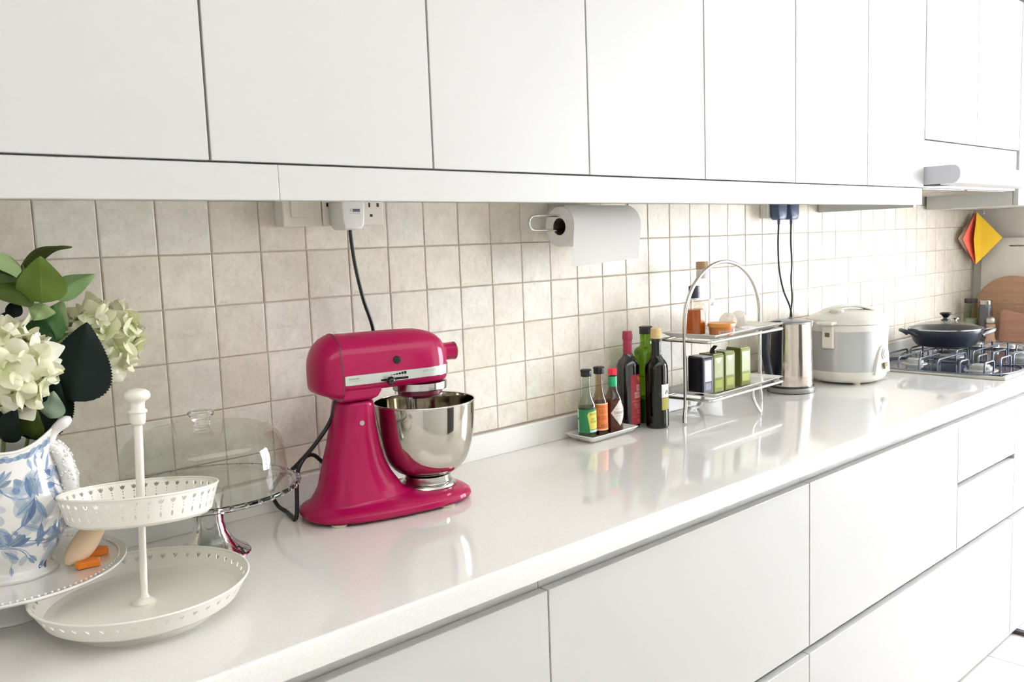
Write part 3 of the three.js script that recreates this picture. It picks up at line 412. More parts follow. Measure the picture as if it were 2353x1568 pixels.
  for (let i = 0; i <= 40; i++) { const k = i / 40, P = hc.getPoint(k), T = hc.getTangent(k), nx = -T.y, ny = T.x, w = 0.011 + 0.006 * Math.sin(k * 3.1416), hgt = 0.0075 + 0.006 * Math.sin(k * 3.1416); secs.push(Array.from({ length: 20 }, (_, j) => { const a = -j / 20 * 6.2832; return dir(P.x + nx * Math.cos(a) * hgt, P.y + ny * Math.cos(a) * hgt, Math.sin(a) * w); })); }
  const h = part(t, 'handle', loft(secs), mCeramic);
  const grapes = []; for (let i = 0; i < 170; i++) { const k = rr(0.12, 0.9), P = hc.getPoint(k), a = rr(0, 6.28), w = 0.011 + 0.006 * Math.sin(k * 3.1416), q = 0.0075 + 0.006 * Math.sin(k * 3.1416), T = hc.getTangent(k); grapes.push(ball(rr(0.0017, 0.0026), 7, 5).translate(...dir(P.x - T.y * Math.cos(a) * q, P.y + T.x * Math.cos(a) * q, Math.sin(a) * w))); }
  const gm = part(h, 'embossing', grapes, mCeramic); gm.userData.kind = 'stuff';
  // curled thumb piece rising above the lip
  part(t, 'thumb_rest', loft(Array.from({ length: 16 }, (_, i) => { const k = i / 15, c = new THREE.QuadraticBezierCurve3(V(0.056, 0.182, 0), V(0.064, 0.21, 0), V(0.092, 0.22, 0)), P = c.getPoint(k), T = c.getTangent(k), r = [0.0075, 0.0082, 0.009, 0.0092, 0.0088, 0.0083, 0.008, 0.008, 0.0083, 0.0088, 0.0093, 0.0097, 0.0096, 0.0087, 0.0068, 0.0035][i]; return Array.from({ length: 16 }, (_, j) => { const a = -j / 16 * 6.2832; return dir(P.x - T.y * Math.cos(a) * r, P.y + T.x * Math.cos(a) * r, Math.sin(a) * r * 1.15); }); })), mCeramic);
}
{
  const t = thing('figurine', 'small cream figurine with orange feet standing on the beaded white plate', 'figurine', [-0.126, CT + 0.0632, 0.216], 0.15);
  const c = new THREE.QuadraticBezierCurve3(V(-0.036, 0.008, 0.016), V(0.008, 0.02, 0.008), V(0.05, 0.082, -0.012)), secs = [];
  for (let i = 0; i <= 26; i++) { const k = i / 26, P = c.getPoint(k), T = c.getTangent(k).normalize(), sd = V(0, 0, 1), up = new THREE.Vector3().crossVectors(sd, T).normalize(), r = 0.0012 + 0.0185 * Math.pow(Math.sin(Math.pow(k, 0.7) * 3.0), 0.9); secs.push(Array.from({ length: 24 }, (_, j) => { const a = -j / 24 * 6.2832, w = r * (1.05 + 0.12 * Math.cos(a)); return P.clone().addScaledVector(up, Math.cos(a) * w * 0.85).addScaledVector(sd, Math.sin(a) * w).toArray(); })); }
  part(t, 'body', loft(secs), M(0xe9cda8, 0.6));
  const foot = (x, z) => { const s = new THREE.Shape(); s.moveTo(-0.006, -0.004); s.lineTo(0.019, -0.012); s.lineTo(0.021, -0.005); s.lineTo(0.025, 0); s.lineTo(0.021, 0.005); s.lineTo(0.019, 0.012); s.lineTo(-0.006, 0.004); s.closePath(); const g = new THREE.ExtrudeGeometry(s, { depth: 0.007, bevelEnabled: true, bevelSize: 0.0015, bevelThickness: 0.0015, bevelSegments: 2 }); g.rotateX(-Math.PI / 2); g.translate(x, 0.0015, z); part(t, 'foot', [toCreasedNormals(g, 0.6), cyl(0.003, 0.004, 0.007, 12).translate(x + 0.004, 0.0045, z)], M(0xe07a1c, 0.5)); };
  foot(-0.02, 0.034); foot(0.012, -0.006);
}
tag(part(scene, 'small_dish', lat([[0, 0.002], [0.02, 0.0015], [0.03, 0.004], [0.0345, 0.0075], [0.034, 0.0085], [0.029, 0.006], [0.02, 0.0042], [0, 0.004]], 48), mCeramic), 'small white shallow dish half hidden behind the blue floral jug', 'dish').position.set(-0.163, CT + 0.0632, 0.098);
// ---------------------------------------------------------------- hydrangeas
{
  const mFl = M(0xffffff, 0.7, 0, { vertexColors: true, side: THREE.DoubleSide, transmission: 0.3, thickness: 0 });
  const petalTint = (g, tip, mid) => { const n = g.attributes.position.count, c = new Float32Array(n * 3), A = new THREE.Color(tip), B = new THREE.Color(mid), q = new THREE.Color(); for (let i = 0; i < n; i++) { const r = Math.hypot(g.attributes.position.getX(i), g.attributes.position.getY(i)) / 0.024; q.lerpColors(B, A, Math.min(1, r * 1.5)); c.set([q.r, q.g, q.b], i * 3); } g.setAttribute('color', new THREE.Float32BufferAttribute(c, 3)); return g; };
  const floretGeo = (k) => { const ps = []; for (let i = 0; i < 4; i++) { const a0 = i * Math.PI / 2 + rr(-0.15, 0.15), cup = rr(0.1, 0.5), len = rr(0.021, 0.026), wd = rr(0.011, 0.0135), tw = rr(-0.4, 0.4); const g = grid(5, 6, (u, v) => { const s = u * 2 - 1, w = wd * Math.pow(Math.sin(Math.min(1, v * 0.93 + 0.07) * 2.75 + 0.12), 0.8) * (1 - 0.1 * Math.cos(s * 9) * v), x = 0.002 + v * len, y = s * w, z = cup * v * v * len * 1.3 - s * s * 0.004 + tw * s * v * 0.006 + i * 0.0004; const c = Math.cos(a0), n = Math.sin(a0); return [x * c - y * n, x * n + y * c, z]; }); ps.push(g); } const m = mergeGeometries(ps); return petalTint(m, k[0], k[1]); };
  const kinds = [['#f8f6da', '#b9c86e'], ['#fbf9e6', '#d3da96'], ['#f0f1c8', '#a8bd55'], ['#f9f7e0', '#c4ce82'], ['#f4f4d2', '#bacb76'], ['#faf7e4', '#dde1ae']].map(floretGeo);
  const mLeaf = {}; const leafTex = canvasTex(256, 256, (g, w, h) => { g.fillStyle = '#e4e4e4'; g.fillRect(0, 0, w, h); g.strokeStyle = '#ffffff'; g.lineWidth = 5; g.beginPath(); g.moveTo(w / 2, 0); g.lineTo(w / 2, h); g.stroke(); g.lineWidth = 2; g.strokeStyle = '#f4f4f4'; for (let i = 0; i < 7; i++) { const y = h * (0.95 - i * 0.13); for (const s of [-1, 1]) { g.beginPath(); g.moveTo(w / 2, y); g.quadraticCurveTo(w / 2 + s * w * 0.25, y - h * 0.1, w / 2 + s * w * 0.5, y - h * 0.22); g.stroke(); } } });
  const leafM = (c) => (mLeaf[c] ??= M(c, 0.65, 0, { map: leafTex, side: THREE.DoubleSide, specularIntensity: 0.35 }));
  const leaf = (par, B, T, w, c, face = [-0.35, 0.25, 0.9], bend = 0.12, fold = 0.15) => {
    const b = V(...B), t = V(...T), ax = t.clone().sub(b), L = ax.length(); ax.normalize(); const n = V(...face).normalize(), sd = new THREE.Vector3().crossVectors(ax, n).normalize(), up = new THREE.Vector3().crossVectors(sd, ax).normalize();
    const g = grid(12, 56, (u, v) => { const s = u * 2 - 1; let ww = w * Math.pow(Math.sin(Math.pow(v, 0.62) * Math.PI), 0.8) * (1 - 0.12 * v); ww *= 1 + (Math.abs(s) > 0.95 ? 0.03 * ((Math.round(v * 56) % 2) * 2 - 1) : 0); const P = b.clone().addScaledVector(ax, v * L).addScaledVector(sd, s * ww).addScaledVector(up, Math.sin(v * Math.PI) * bend * L - Math.abs(s) * ww * fold + Math.sin(v * 9 + s * 2) * 0.0012); return P.toArray(); });
    return part(par, 'leaf', g, leafM(c));
  };
  const head = (par, C, R, n, dens) => { const ctr = V(...C), fh = new THREE.Group(); fh.name = 'flower_head'; par.add(fh); part(fh, 'core', ball(R * 0.72, 16, 12).translate(...C), M(0xbfca86, 0.9)); for (let i = 0; i < n; i++) { const y = 1 - 2 * (i + 0.5) / n, a = i * 2.399963 + rr(-0.2, 0.2), q = Math.sqrt(1 - y * y), d = V(Math.cos(a) * q, y, Math.sin(a) * q).add(V(rr(-0.12, 0.12), rr(-0.12, 0.12), rr(-0.12, 0.12))).normalize(); if (d.z < -0.75) continue; const m = part(fh, 'floret', kinds[Math.floor(rnd() * 6)], mFl); const up = d.clone().add(V(rr(-0.45, 0.45), rr(-0.45, 0.45), rr(-0.45, 0.45))).normalize(); m.quaternion.setFromUnitVectors(V(0, 0, 1), up); m.rotateZ(rr(0, 6.28)); m.position.copy(ctr).addScaledVector(d, R * rr(0.8, 0.95)); m.scale.setScalar(rr(1.0, 1.3)); } };
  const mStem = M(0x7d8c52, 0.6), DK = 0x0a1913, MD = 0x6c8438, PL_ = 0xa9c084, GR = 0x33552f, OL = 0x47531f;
  const a = thing('hydrangea', 'large cream-white hydrangea head cut off by the left edge of the photo', 'flower');
  part(a, 'stem', tube([[-0.205, 1.28, 0.21], [-0.215, 1.2, 0.195], [-0.225, 1.08, 0.186]], 0.003, 20), mStem);
  head(a, [-0.208, 1.318, 0.215], 0.062, 52);
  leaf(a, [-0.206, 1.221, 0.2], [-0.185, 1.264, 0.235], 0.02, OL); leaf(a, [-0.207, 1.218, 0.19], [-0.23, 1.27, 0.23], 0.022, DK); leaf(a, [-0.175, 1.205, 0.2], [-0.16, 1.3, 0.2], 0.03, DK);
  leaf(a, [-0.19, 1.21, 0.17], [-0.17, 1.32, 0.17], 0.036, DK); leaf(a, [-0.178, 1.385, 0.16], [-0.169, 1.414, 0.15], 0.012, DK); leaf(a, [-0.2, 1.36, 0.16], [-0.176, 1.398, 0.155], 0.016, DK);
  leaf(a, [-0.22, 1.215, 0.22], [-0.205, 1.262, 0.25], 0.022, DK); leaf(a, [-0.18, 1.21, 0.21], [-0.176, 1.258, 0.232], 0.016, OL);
  const b = thing('hydrangea', 'cream-green hydrangea head with big dark leaf in front, right in the bouquet', 'flower');
  part(b, 'stem', tube([[-0.06, 1.32, 0.135], [-0.11, 1.27, 0.15], [-0.17, 1.19, 0.18], [-0.21, 1.09, 0.186]], 0.003, 24), mStem);
  head(b, [-0.052, 1.336, 0.128], 0.06, 52);
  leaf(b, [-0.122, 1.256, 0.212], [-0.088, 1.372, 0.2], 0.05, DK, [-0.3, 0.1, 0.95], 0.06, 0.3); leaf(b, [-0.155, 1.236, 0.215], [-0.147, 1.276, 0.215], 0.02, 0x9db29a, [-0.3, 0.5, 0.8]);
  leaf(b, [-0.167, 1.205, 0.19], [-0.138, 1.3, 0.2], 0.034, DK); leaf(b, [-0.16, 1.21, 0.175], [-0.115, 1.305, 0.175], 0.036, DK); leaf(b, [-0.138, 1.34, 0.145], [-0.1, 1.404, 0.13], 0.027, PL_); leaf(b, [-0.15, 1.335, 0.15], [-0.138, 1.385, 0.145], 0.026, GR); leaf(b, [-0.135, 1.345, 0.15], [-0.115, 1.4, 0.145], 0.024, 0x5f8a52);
  leaf(b, [-0.155, 1.3, 0.16], [-0.13, 1.36, 0.16], 0.03, GR);
  const c = thing('leafy_sprig', 'sprig of pointed serrated green leaves rising above the hydrangea heads', 'sprig');
  part(c, 'stem', tube([[-0.118, 1.345, 0.14], [-0.136, 1.405, 0.145], [-0.147, 1.445, 0.13], [-0.15, 1.462, 0.12]], 0.0022, 20), mStem); part(c, 'stem', tube([[-0.118, 1.345, 0.14], [-0.16, 1.25, 0.165], [-0.215, 1.09, 0.18]], 0.0028, 20), mStem);
  leaf(c, [-0.137, 1.404, 0.16], [-0.139, 1.474, 0.18], 0.036, MD, [-0.3, 0.1, 0.95], 0.04, 0.1); leaf(c, [-0.152, 1.458, 0.12], [-0.077, 1.487, 0.12], 0.016, OL, [-0.2, 0.8, 0.5], 0.2, 0.4); leaf(c, [-0.15, 1.453, 0.12], [-0.21, 1.472, 0.16], 0.022, PL_, [-0.1, 0.5, 0.85], 0.12, 0.2); leaf(c, [-0.15, 1.452, 0.12], [-0.215, 1.44, 0.17], 0.019, 0x46562f, [-0.1, 0.4, 0.85], 0.1, 0.2);
  leaf(c, [-0.142, 1.417, 0.14], [-0.215, 1.425, 0.17], 0.026, OL, [-0.1, 0.5, 0.85], 0.1, 0.2); leaf(c, [-0.118, 1.412, 0.14], [-0.046, 1.442, 0.12], 0.021, 0x8fae70, [-0.2, 0.5, 0.85], 0.12, 0.3); leaf(c, [-0.13, 1.4, 0.15], [-0.152, 1.378, 0.165], 0.02, PL_, [-0.2, 0.6, 0.75]);
}
// ---------------------------------------------------------------- sauce dish and bottles
const rrRing = (w, d, r, y, n = 6) => { const o = []; for (const [sx, sz, a0] of [[1, -1, -Math.PI / 2], [1, 1, 0], [-1, 1, Math.PI / 2], [-1, -1, Math.PI]]) for (let i = 0; i <= n; i++) { const a = a0 + i / n * Math.PI / 2; o.push([sx * (w / 2 - r) + Math.cos(a) * r, y, sz * (d / 2 - r) + Math.sin(a) * r]); } return o.reverse(); };
const rectDish = (W, D, w, d, h, th, r = 0.006) => toCreasedNormals(loft([rrRing(w - 0.006, d - 0.006, r * 0.7, 0), rrRing(w, d, r, 0.0015), rrRing(w + (W - w) * 0.5, d + (D - d) * 0.5, r, h * 0.42), rrRing(W, D, r, h - 0.001), rrRing(W - 0.001, D - 0.001, r, h), rrRing(W - 0.005, D - 0.005, r, h - 0.0005), rrRing(w + (W - w) * 0.45, d + (D - d) * 0.45, r, h * 0.42 + th), rrRing(w - 0.002, d - 0.002, r, th + 0.001), rrRing(w - 0.012, d - 0.012, r * 0.6, th)]), 0.6);
{
  const t = thing('sauce_dish', 'small rectangular white flared dish holding three sauce bottles', 'dish', [1.192, CT, 0.083], 0.02); part(t, 'body', rectDish(0.186, 0.1, 0.145, 0.06, 0.021, 0.005), mCeramic);
}
const labelPatch = (r, y0, y1, mid, span, seg = 24) => new THREE.CylinderGeometry(r, r, y1 - y0, seg, 1, true, mid - span / 2, span).translate(0, (y0 + y1) / 2, 0);
const inset = (p, d, top) => { const o = []; for (const [r, y] of p) { if (y > top) break; o.push([Math.max(0.0005, r - d), Math.max(y, 0.003)]); } const l = o[o.length - 1]; o.push([l[0], top], [0, top]); o.unshift([0, 0.003]); return o; };
function bottle(name, label, pos, prof, glass, liquid, top, group) {
  const t = thing(name, label, 'bottle', pos, 0, group); part(t, 'glass', lat(prof, 48), glass); if (liquid) part(t, 'contents', latC(inset(prof, 0.0022, top), 40, 0.7), liquid); return t;
}
const lb = (t, name, tx, ...a) => part(t, name, labelPatch(...a), M(0xffffff, 0.5, 0, { map: tx, side: THREE.DoubleSide }));
{
  const y = CT + 0.0058, profS = [[0, 0.001], [0.0215, 0.001], [0.0235, 0.003], [0.024, 0.006], [0.024, 0.082], [0.0225, 0.091], [0.0175, 0.102], [0.0132, 0.113], [0.0112, 0.126], [0.0108, 0.15], [0.0108, 0.165]];
  const bl = (t, y0) => part(t, 'cap', latC([[0, y0], [0.0135, y0], [0.014, y0 + 0.001], [0.014, y0 + 0.013], [0.0152, y0 + 0.0135], [0.0152, y0 + 0.016], [0.0125, y0 + 0.0185], [0, y0 + 0.019]], 32, 0.5), mBlack);
  const a = bottle('sauce_bottle', 'black-capped sauce bottle with green and yellow label, leftmost in the dish', [1.14, y, 0.079], profS, glassThin(0xdfe6da), M(0x2f3a1a, 0.25), 0.084); bl(a, 0.163);
  lb(a, 'label', canvasTex(512, 256, (g, w, h) => { g.fillStyle = '#1b7546'; g.fillRect(0, 0, w, h); g.fillStyle = '#e6e8e4'; g.fillRect(0, 0, 60, h * 0.36); g.fillRect(0, h * 0.46, 70, h * 0.54); g.fillStyle = '#9aa6a2'; for (let i = 0; i < 9; i++) g.fillRect(8, h * 0.5 + i * 12, 48, 5); g.fillStyle = '#d6cd58'; g.beginPath(); g.moveTo(230, 60); g.lineTo(250, 30); g.lineTo(420, 16); g.lineTo(470, 50); g.lineTo(440, 215); g.lineTo(270, 220); g.closePath(); g.fill(); g.fillStyle = '#2b5a2c'; g.font = 'bold 34px serif'; g.fillText('MOTHER', 262, 64); g.fillText('HOT', 300, 118); g.fillText('PEPPER', 280, 150); g.fillStyle = '#cfe6e0'; g.fillRect(270, 226, 180, 24); }), 0.0244, 0.018, 0.079, -0.62, 3.4);
  const b = bottle('sauce_bottle', 'black-capped sauce bottle with orange label, middle one in the dish', [1.19, y, 0.078], profS.map(([r, q]) => [r * 0.88, q * 1.0]), glassThin(0xd8c9ae), M(0x1e1714, 0.25), 0.09); bl(b, 0.164);
  lb(b, 'label', canvasTex(512, 384, (g, w, h) => { g.fillStyle = '#d2702c'; g.fillRect(0, 0, w, h); g.fillStyle = '#efc9a0'; g.fillRect(0, 0, w, 16); g.fillRect(0, h - 22, w, 16); g.fillStyle = '#a5401c'; g.textAlign = 'center'; g.font = 'bold 74px serif'; g.fillText('LEA &', w * 0.5, 140); g.fillText('PERRINS', w * 0.5, 230); g.font = 'bold 30px serif'; g.fillText('WORCESTERSHIRE', w * 0.5, 60); g.fillStyle = '#2a2220'; g.font = 'bold 52px serif'; g.fillText('SAUCE', w * 0.5, 330); g.fillRect(40, 338, w - 80, 5); }), 0.0215, 0.015, 0.087, -0.15, 3.4);
  const c = bottle('sauce_bottle', 'red-capped hot sauce bottle with green neck band and white diamond label', [1.238, y, 0.083], [[0, 0.001], [0.0235, 0.001], [0.0258, 0.003], [0.0262, 0.007], [0.0262, 0.078], [0.025, 0.088], [0.021, 0.098], [0.0155, 0.108], [0.012, 0.117], [0.011, 0.125], [0.011, 0.162]], glassThin(0xe2d8cc), M(0x5a2417, 0.25), 0.088);
  part(c, 'neck_band', latC([[0.0112, 0.124], [0.0118, 0.1245], [0.0118, 0.151], [0.0112, 0.1515]], 32, 0.5), M(0x1e9a62, 0.25, 0.2)); part(c, 'cap', latC([[0, 0.156], [0.0122, 0.156], [0.0122, 0.171], [0.0115, 0.172], [0, 0.172]], 8, 0.3), M(0xd42a3e, 0.35));
  { const tx = canvasTex(512, 512, (g, w, h) => { g.fillStyle = '#eee6e0'; g.fillRect(0, 0, w, h); g.textAlign = 'center'; g.font = 'bold 70px serif'; g.fillStyle = '#7a2d2a'; g.fillText('TABASCO', w / 2, 276); g.fillStyle = '#2e7d4a'; g.fillText('BA', w / 2 - 20, 276); g.strokeStyle = '#b88a7a'; g.lineWidth = 5; g.strokeRect(8, 8, w - 16, h - 16); g.fillStyle = '#9a8a84'; g.font = '30px serif'; g.fillText('McILHENNY CO.', w / 2, 190); g.fillText('PEPPER SAUCE', w / 2, 322); g.beginPath(); g.arc(w / 2, 350, 20, 0, 6.3); g.stroke(); });
    const R = 0.0267, mid = -0.13, ext = 0.95, N = 20; part(c, 'label', grid(N, N, (u, v) => { const p = (u + v - 1), q = (v - u); const a = mid + q * -ext; return [R * Math.sin(a), 0.056 + p * 0.035, R * Math.cos(a)]; }), M(0xffffff, 0.5, 0, { map: (() => { const k = tx; k.center.set(0.5, 0.5); k.rotation = 0; return k; })(), side: THREE.DoubleSide }));
    const lm = c.children[c.children.length - 1].geometry, uv = lm.attributes.uv; for (let i = 0; i < uv.count; i++) { const u = uv.getX(i), v = uv.getY(i); uv.setXY(i, 0.5 + (u - v) * 0.5, 0.5 + (u + v - 1) * 0.5); } }
}
{
  const wine = (R, H, sh, nk, nr) => [[0, 0.001], [R - 0.004, 0.001], [R - 0.001, 0.003], [R, 0.007], [R, sh], [R * 0.975, sh + 0.008], [R * 0.89, sh + 0.016], [R * 0.76, sh + 0.0225], [R * 0.6, sh + 0.028], [nr + 0.0035, sh + 0.0335], [nr + 0.0008, sh + 0.04], [nr, nk], [nr, H]];
  const v = bottle('vinegar_bottle', 'dark bottle with red foil neck and tall red label, left of the green ones', [1.334, CT, 0.056], wine(0.0325, 0.24, 0.166, 0.215, 0.0118), M(0x120c12, 0.08, 0, { clearcoat: 1 }), null);
  part(v, 'capsule', latC([[0.0123, 0.2], [0.0127, 0.2005], [0.0127, 0.243], [0.0142, 0.2445], [0.0142, 0.256], [0.0136, 0.2575], [0.0136, 0.2655], [0.012, 0.2675], [0, 0.2675]], 32, 0.5), M(0x8e1f3a, 0.4));
  lb(v, 'label', canvasTex(256, 640, (g, w, h) => { g.fillStyle = '#8a1f28'; g.fillRect(0, 0, w, h); g.fillStyle = '#b57f45'; for (let i = 0; i < 6; i++) { g.beginPath(); g.ellipse(150 + i * 9, 60 + i * 3, 8, 46, -0.6 + i * 0.25, 0, 6.3); g.fill(); } g.fillStyle = '#b98d8c'; g.fillRect(110, 130, 96, 84); g.fillRect(70, 226, 150, 76); g.fillStyle = '#8e2a33'; g.font = 'bold 40px serif'; g.fillText('IO', 140, 186); g.fillText('PONTI', 84, 278); g.strokeStyle = '#bd7a38'; g.lineWidth = 9; g.beginPath(); g.moveTo(30, 350); g.bezierCurveTo(80, 310, 120, 370, 160, 335); g.bezierCurveTo(190, 320, 200, 350, 230, 340); g.stroke(); g.fillStyle = '#a86a6a'; for (let i = 0; i < 4; i++) g.fillRect(50 + i * 8, 372 + i * 18, 150 - i * 14, 9); g.strokeStyle = '#d9a0a0'; g.lineWidth = 6; g.beginPath(); g.arc(150, 480, 22, 0, 6.3); g.stroke(); g.fillRect(30, 540, 180, 4); g.beginPath(); g.arc(150, 590, 18, 0, 6.3); g.stroke(); }), 0.0329, 0.012, 0.15, -0.05, 1.25);
  const o = bottle('oil_bottle', 'bright green glass oil bottle with black pourer, behind the other two', [1.418, CT, 0.052], [[0, 0.001], [0.031, 0.001], [0.034, 0.004], [0.034, 0.204], [0.0325, 0.211], [0.026, 0.2165], [0.019, 0.22], [0.0175, 0.224], [0.0165, 0.23], [0.0165, 0.258]].map(([r, q]) => [r, q * 0.985]), glassThin(0x9dba4e), M(0x3d5a14, 0.3, 0, { transmission: 0.3, thickness: 0.02 }), 0.07);
  part(o, 'pourer', [latC([[0, 0.252], [0.0178, 0.252], [0.0182, 0.2535], [0.0176, 0.268], [0.0192, 0.2685], [0.0192, 0.2715], [0.017, 0.273], [0, 0.273]], 32, 0.5), rbox(0.012, 0.028, 0.2675, 0.2722, -0.006, 0.006, 0.0015).rotateY(0.9)], mBlack);
  const d = bottle('oil_bottle', 'olive-dark oil bottle with gold screw cap and small white olive label', [1.38, CT, 0.118], wine(0.0315, 0.252, 0.163, 0.215, 0.0125), glassThin(0x6a6c2a), M(0x1d1e10, 0.15), 0.1);
  part(d, 'dark_back', latC([[0.0290, 0.1], [0.0292, 0.165], [0.0255, 0.18], [0.0112, 0.2], [0.0112, 0.235], [0, 0.235]], 32, 0.7), M(0x4a4a22, 0.3, 0, { transmission: 0.5, thickness: 0 }));
  const ridges = [[0, 0.246], [0.0142, 0.246]]; for (let i = 0; i < 5; i++) ridges.push([0.0148, 0.247 + i * 0.004], [0.0148, 0.2496 + i * 0.004], [0.014, 0.2502 + i * 0.004]); ridges.push([0.0146, 0.268], [0.0142, 0.274], [0.0128, 0.2755], [0, 0.2755]); part(d, 'cap', latC(ridges, 32, 0.4), M(0xd9bf86, 0.4));
  lb(d, 'label', canvasTex(256, 256, (g, w, h) => { g.fillStyle = '#f1f0ec'; g.fillRect(0, 0, w, h); for (const [x, y, a, l] of [[110, 150, -1.05, 52], [175, 165, 1.15, 42]]) { g.save(); g.translate(x, y); g.rotate(a); g.fillStyle = a < 0 ? '#4b4a33' : '#6b6a66'; g.beginPath(); g.ellipse(0, 0, l, 17, 0, 0, 6.3); g.fill(); g.restore(); } }), 0.0319, 0.086, 0.122, 0.1, 1.15);
  lb(d, 'lower_label', canvasTex(128, 128, (g, w, h) => { g.fillStyle = '#a6a04a'; g.fillRect(0, 0, w, h); g.fillStyle = '#c3bd6c'; for (let i = 0; i < 6; i++) g.fillRect(14, 20 + i * 16, 100, 4); }), 0.0319, 0.052, 0.085, 0.1, 1.15);
}
// ---------------------------------------------------------------- arched rack and what stands on it
const RK = { x: 1.668, z: 0.142, turn: 0.055 };
const onRack = (x, y, z) => { const c = Math.cos(RK.turn), s = Math.sin(RK.turn); return [RK.x + c * x + s * z, CT + y, RK.z - s * x + c * z]; };
{
  const t = thing('tiered_rack', 'arched silver wire rack carrying two rectangular white trays', 'rack', [RK.x, CT, RK.z], RK.turn);
  const arch = [[-0.219, 0.004, 0.004], [-0.216, 0.02, 0.002], [-0.208, 0.045, 0], [-0.206, 0.08, 0], [-0.206, 0.16, 0], [-0.206, 0.25, 0]]; for (let i = 0; i <= 16; i++) { const a = Math.PI - i / 16 * Math.PI; arch.push([Math.cos(a) * 0.206, 0.275 + Math.sin(a) * 0.168, 0]); } arch.push([0.206, 0.25, 0], [0.206, 0.16, 0], [0.206, 0.08, 0], [0.208, 0.045, 0], [0.216, 0.02, -0.002], [0.219, 0.004, -0.004]);
  part(t, 'arch', tube(arch, 0.0056, 200, 10), mWire);
  for (const y of [0.07, 0.232]) part(t, 'tray_frame', tube([[-0.17, y, -0.079], [0.17, y, -0.079], [0.196, y, -0.079], [0.204, y, -0.076], [0.206, y, -0.068], [0.206, y, 0], [0.206, y, 0.068], [0.204, y, 0.076], [0.196, y, 0.079], [0.17, y, 0.079], [-0.17, y, 0.079], [-0.196, y, 0.079], [-0.204, y, 0.076], [-0.206, y, 0.068], [-0.206, y, 0], [-0.206, y, -0.068], [-0.204, y, -0.076], [-0.196, y, -0.079]], 0.0045, 160, 8, true), mWire);
  for (const s of [-1, 1]) part(t, 'leg', tube([[0.02, 0.07, s * 0.079], [0.02, 0.05, s * 0.08], [0.02, 0.03, s * 0.088], [0.02, 0.005, s * 0.106]], 0.0052, 30, 10), mWire);
  const tray = (y, lab, n) => { const q = thing('serving_tray', lab, 'tray', [RK.x, CT + y, RK.z], RK.turn); part(q, 'body', rectDish(0.385, 0.178, 0.34, 0.14, 0.0155, 0.0045, 0.008), mCeramic); };
  tray(0.0735, 'lower white rectangular tray of the arched rack, holding the tins'); tray(0.2355, 'upper white rectangular tray of the arched rack, holding bottles and tub');
}
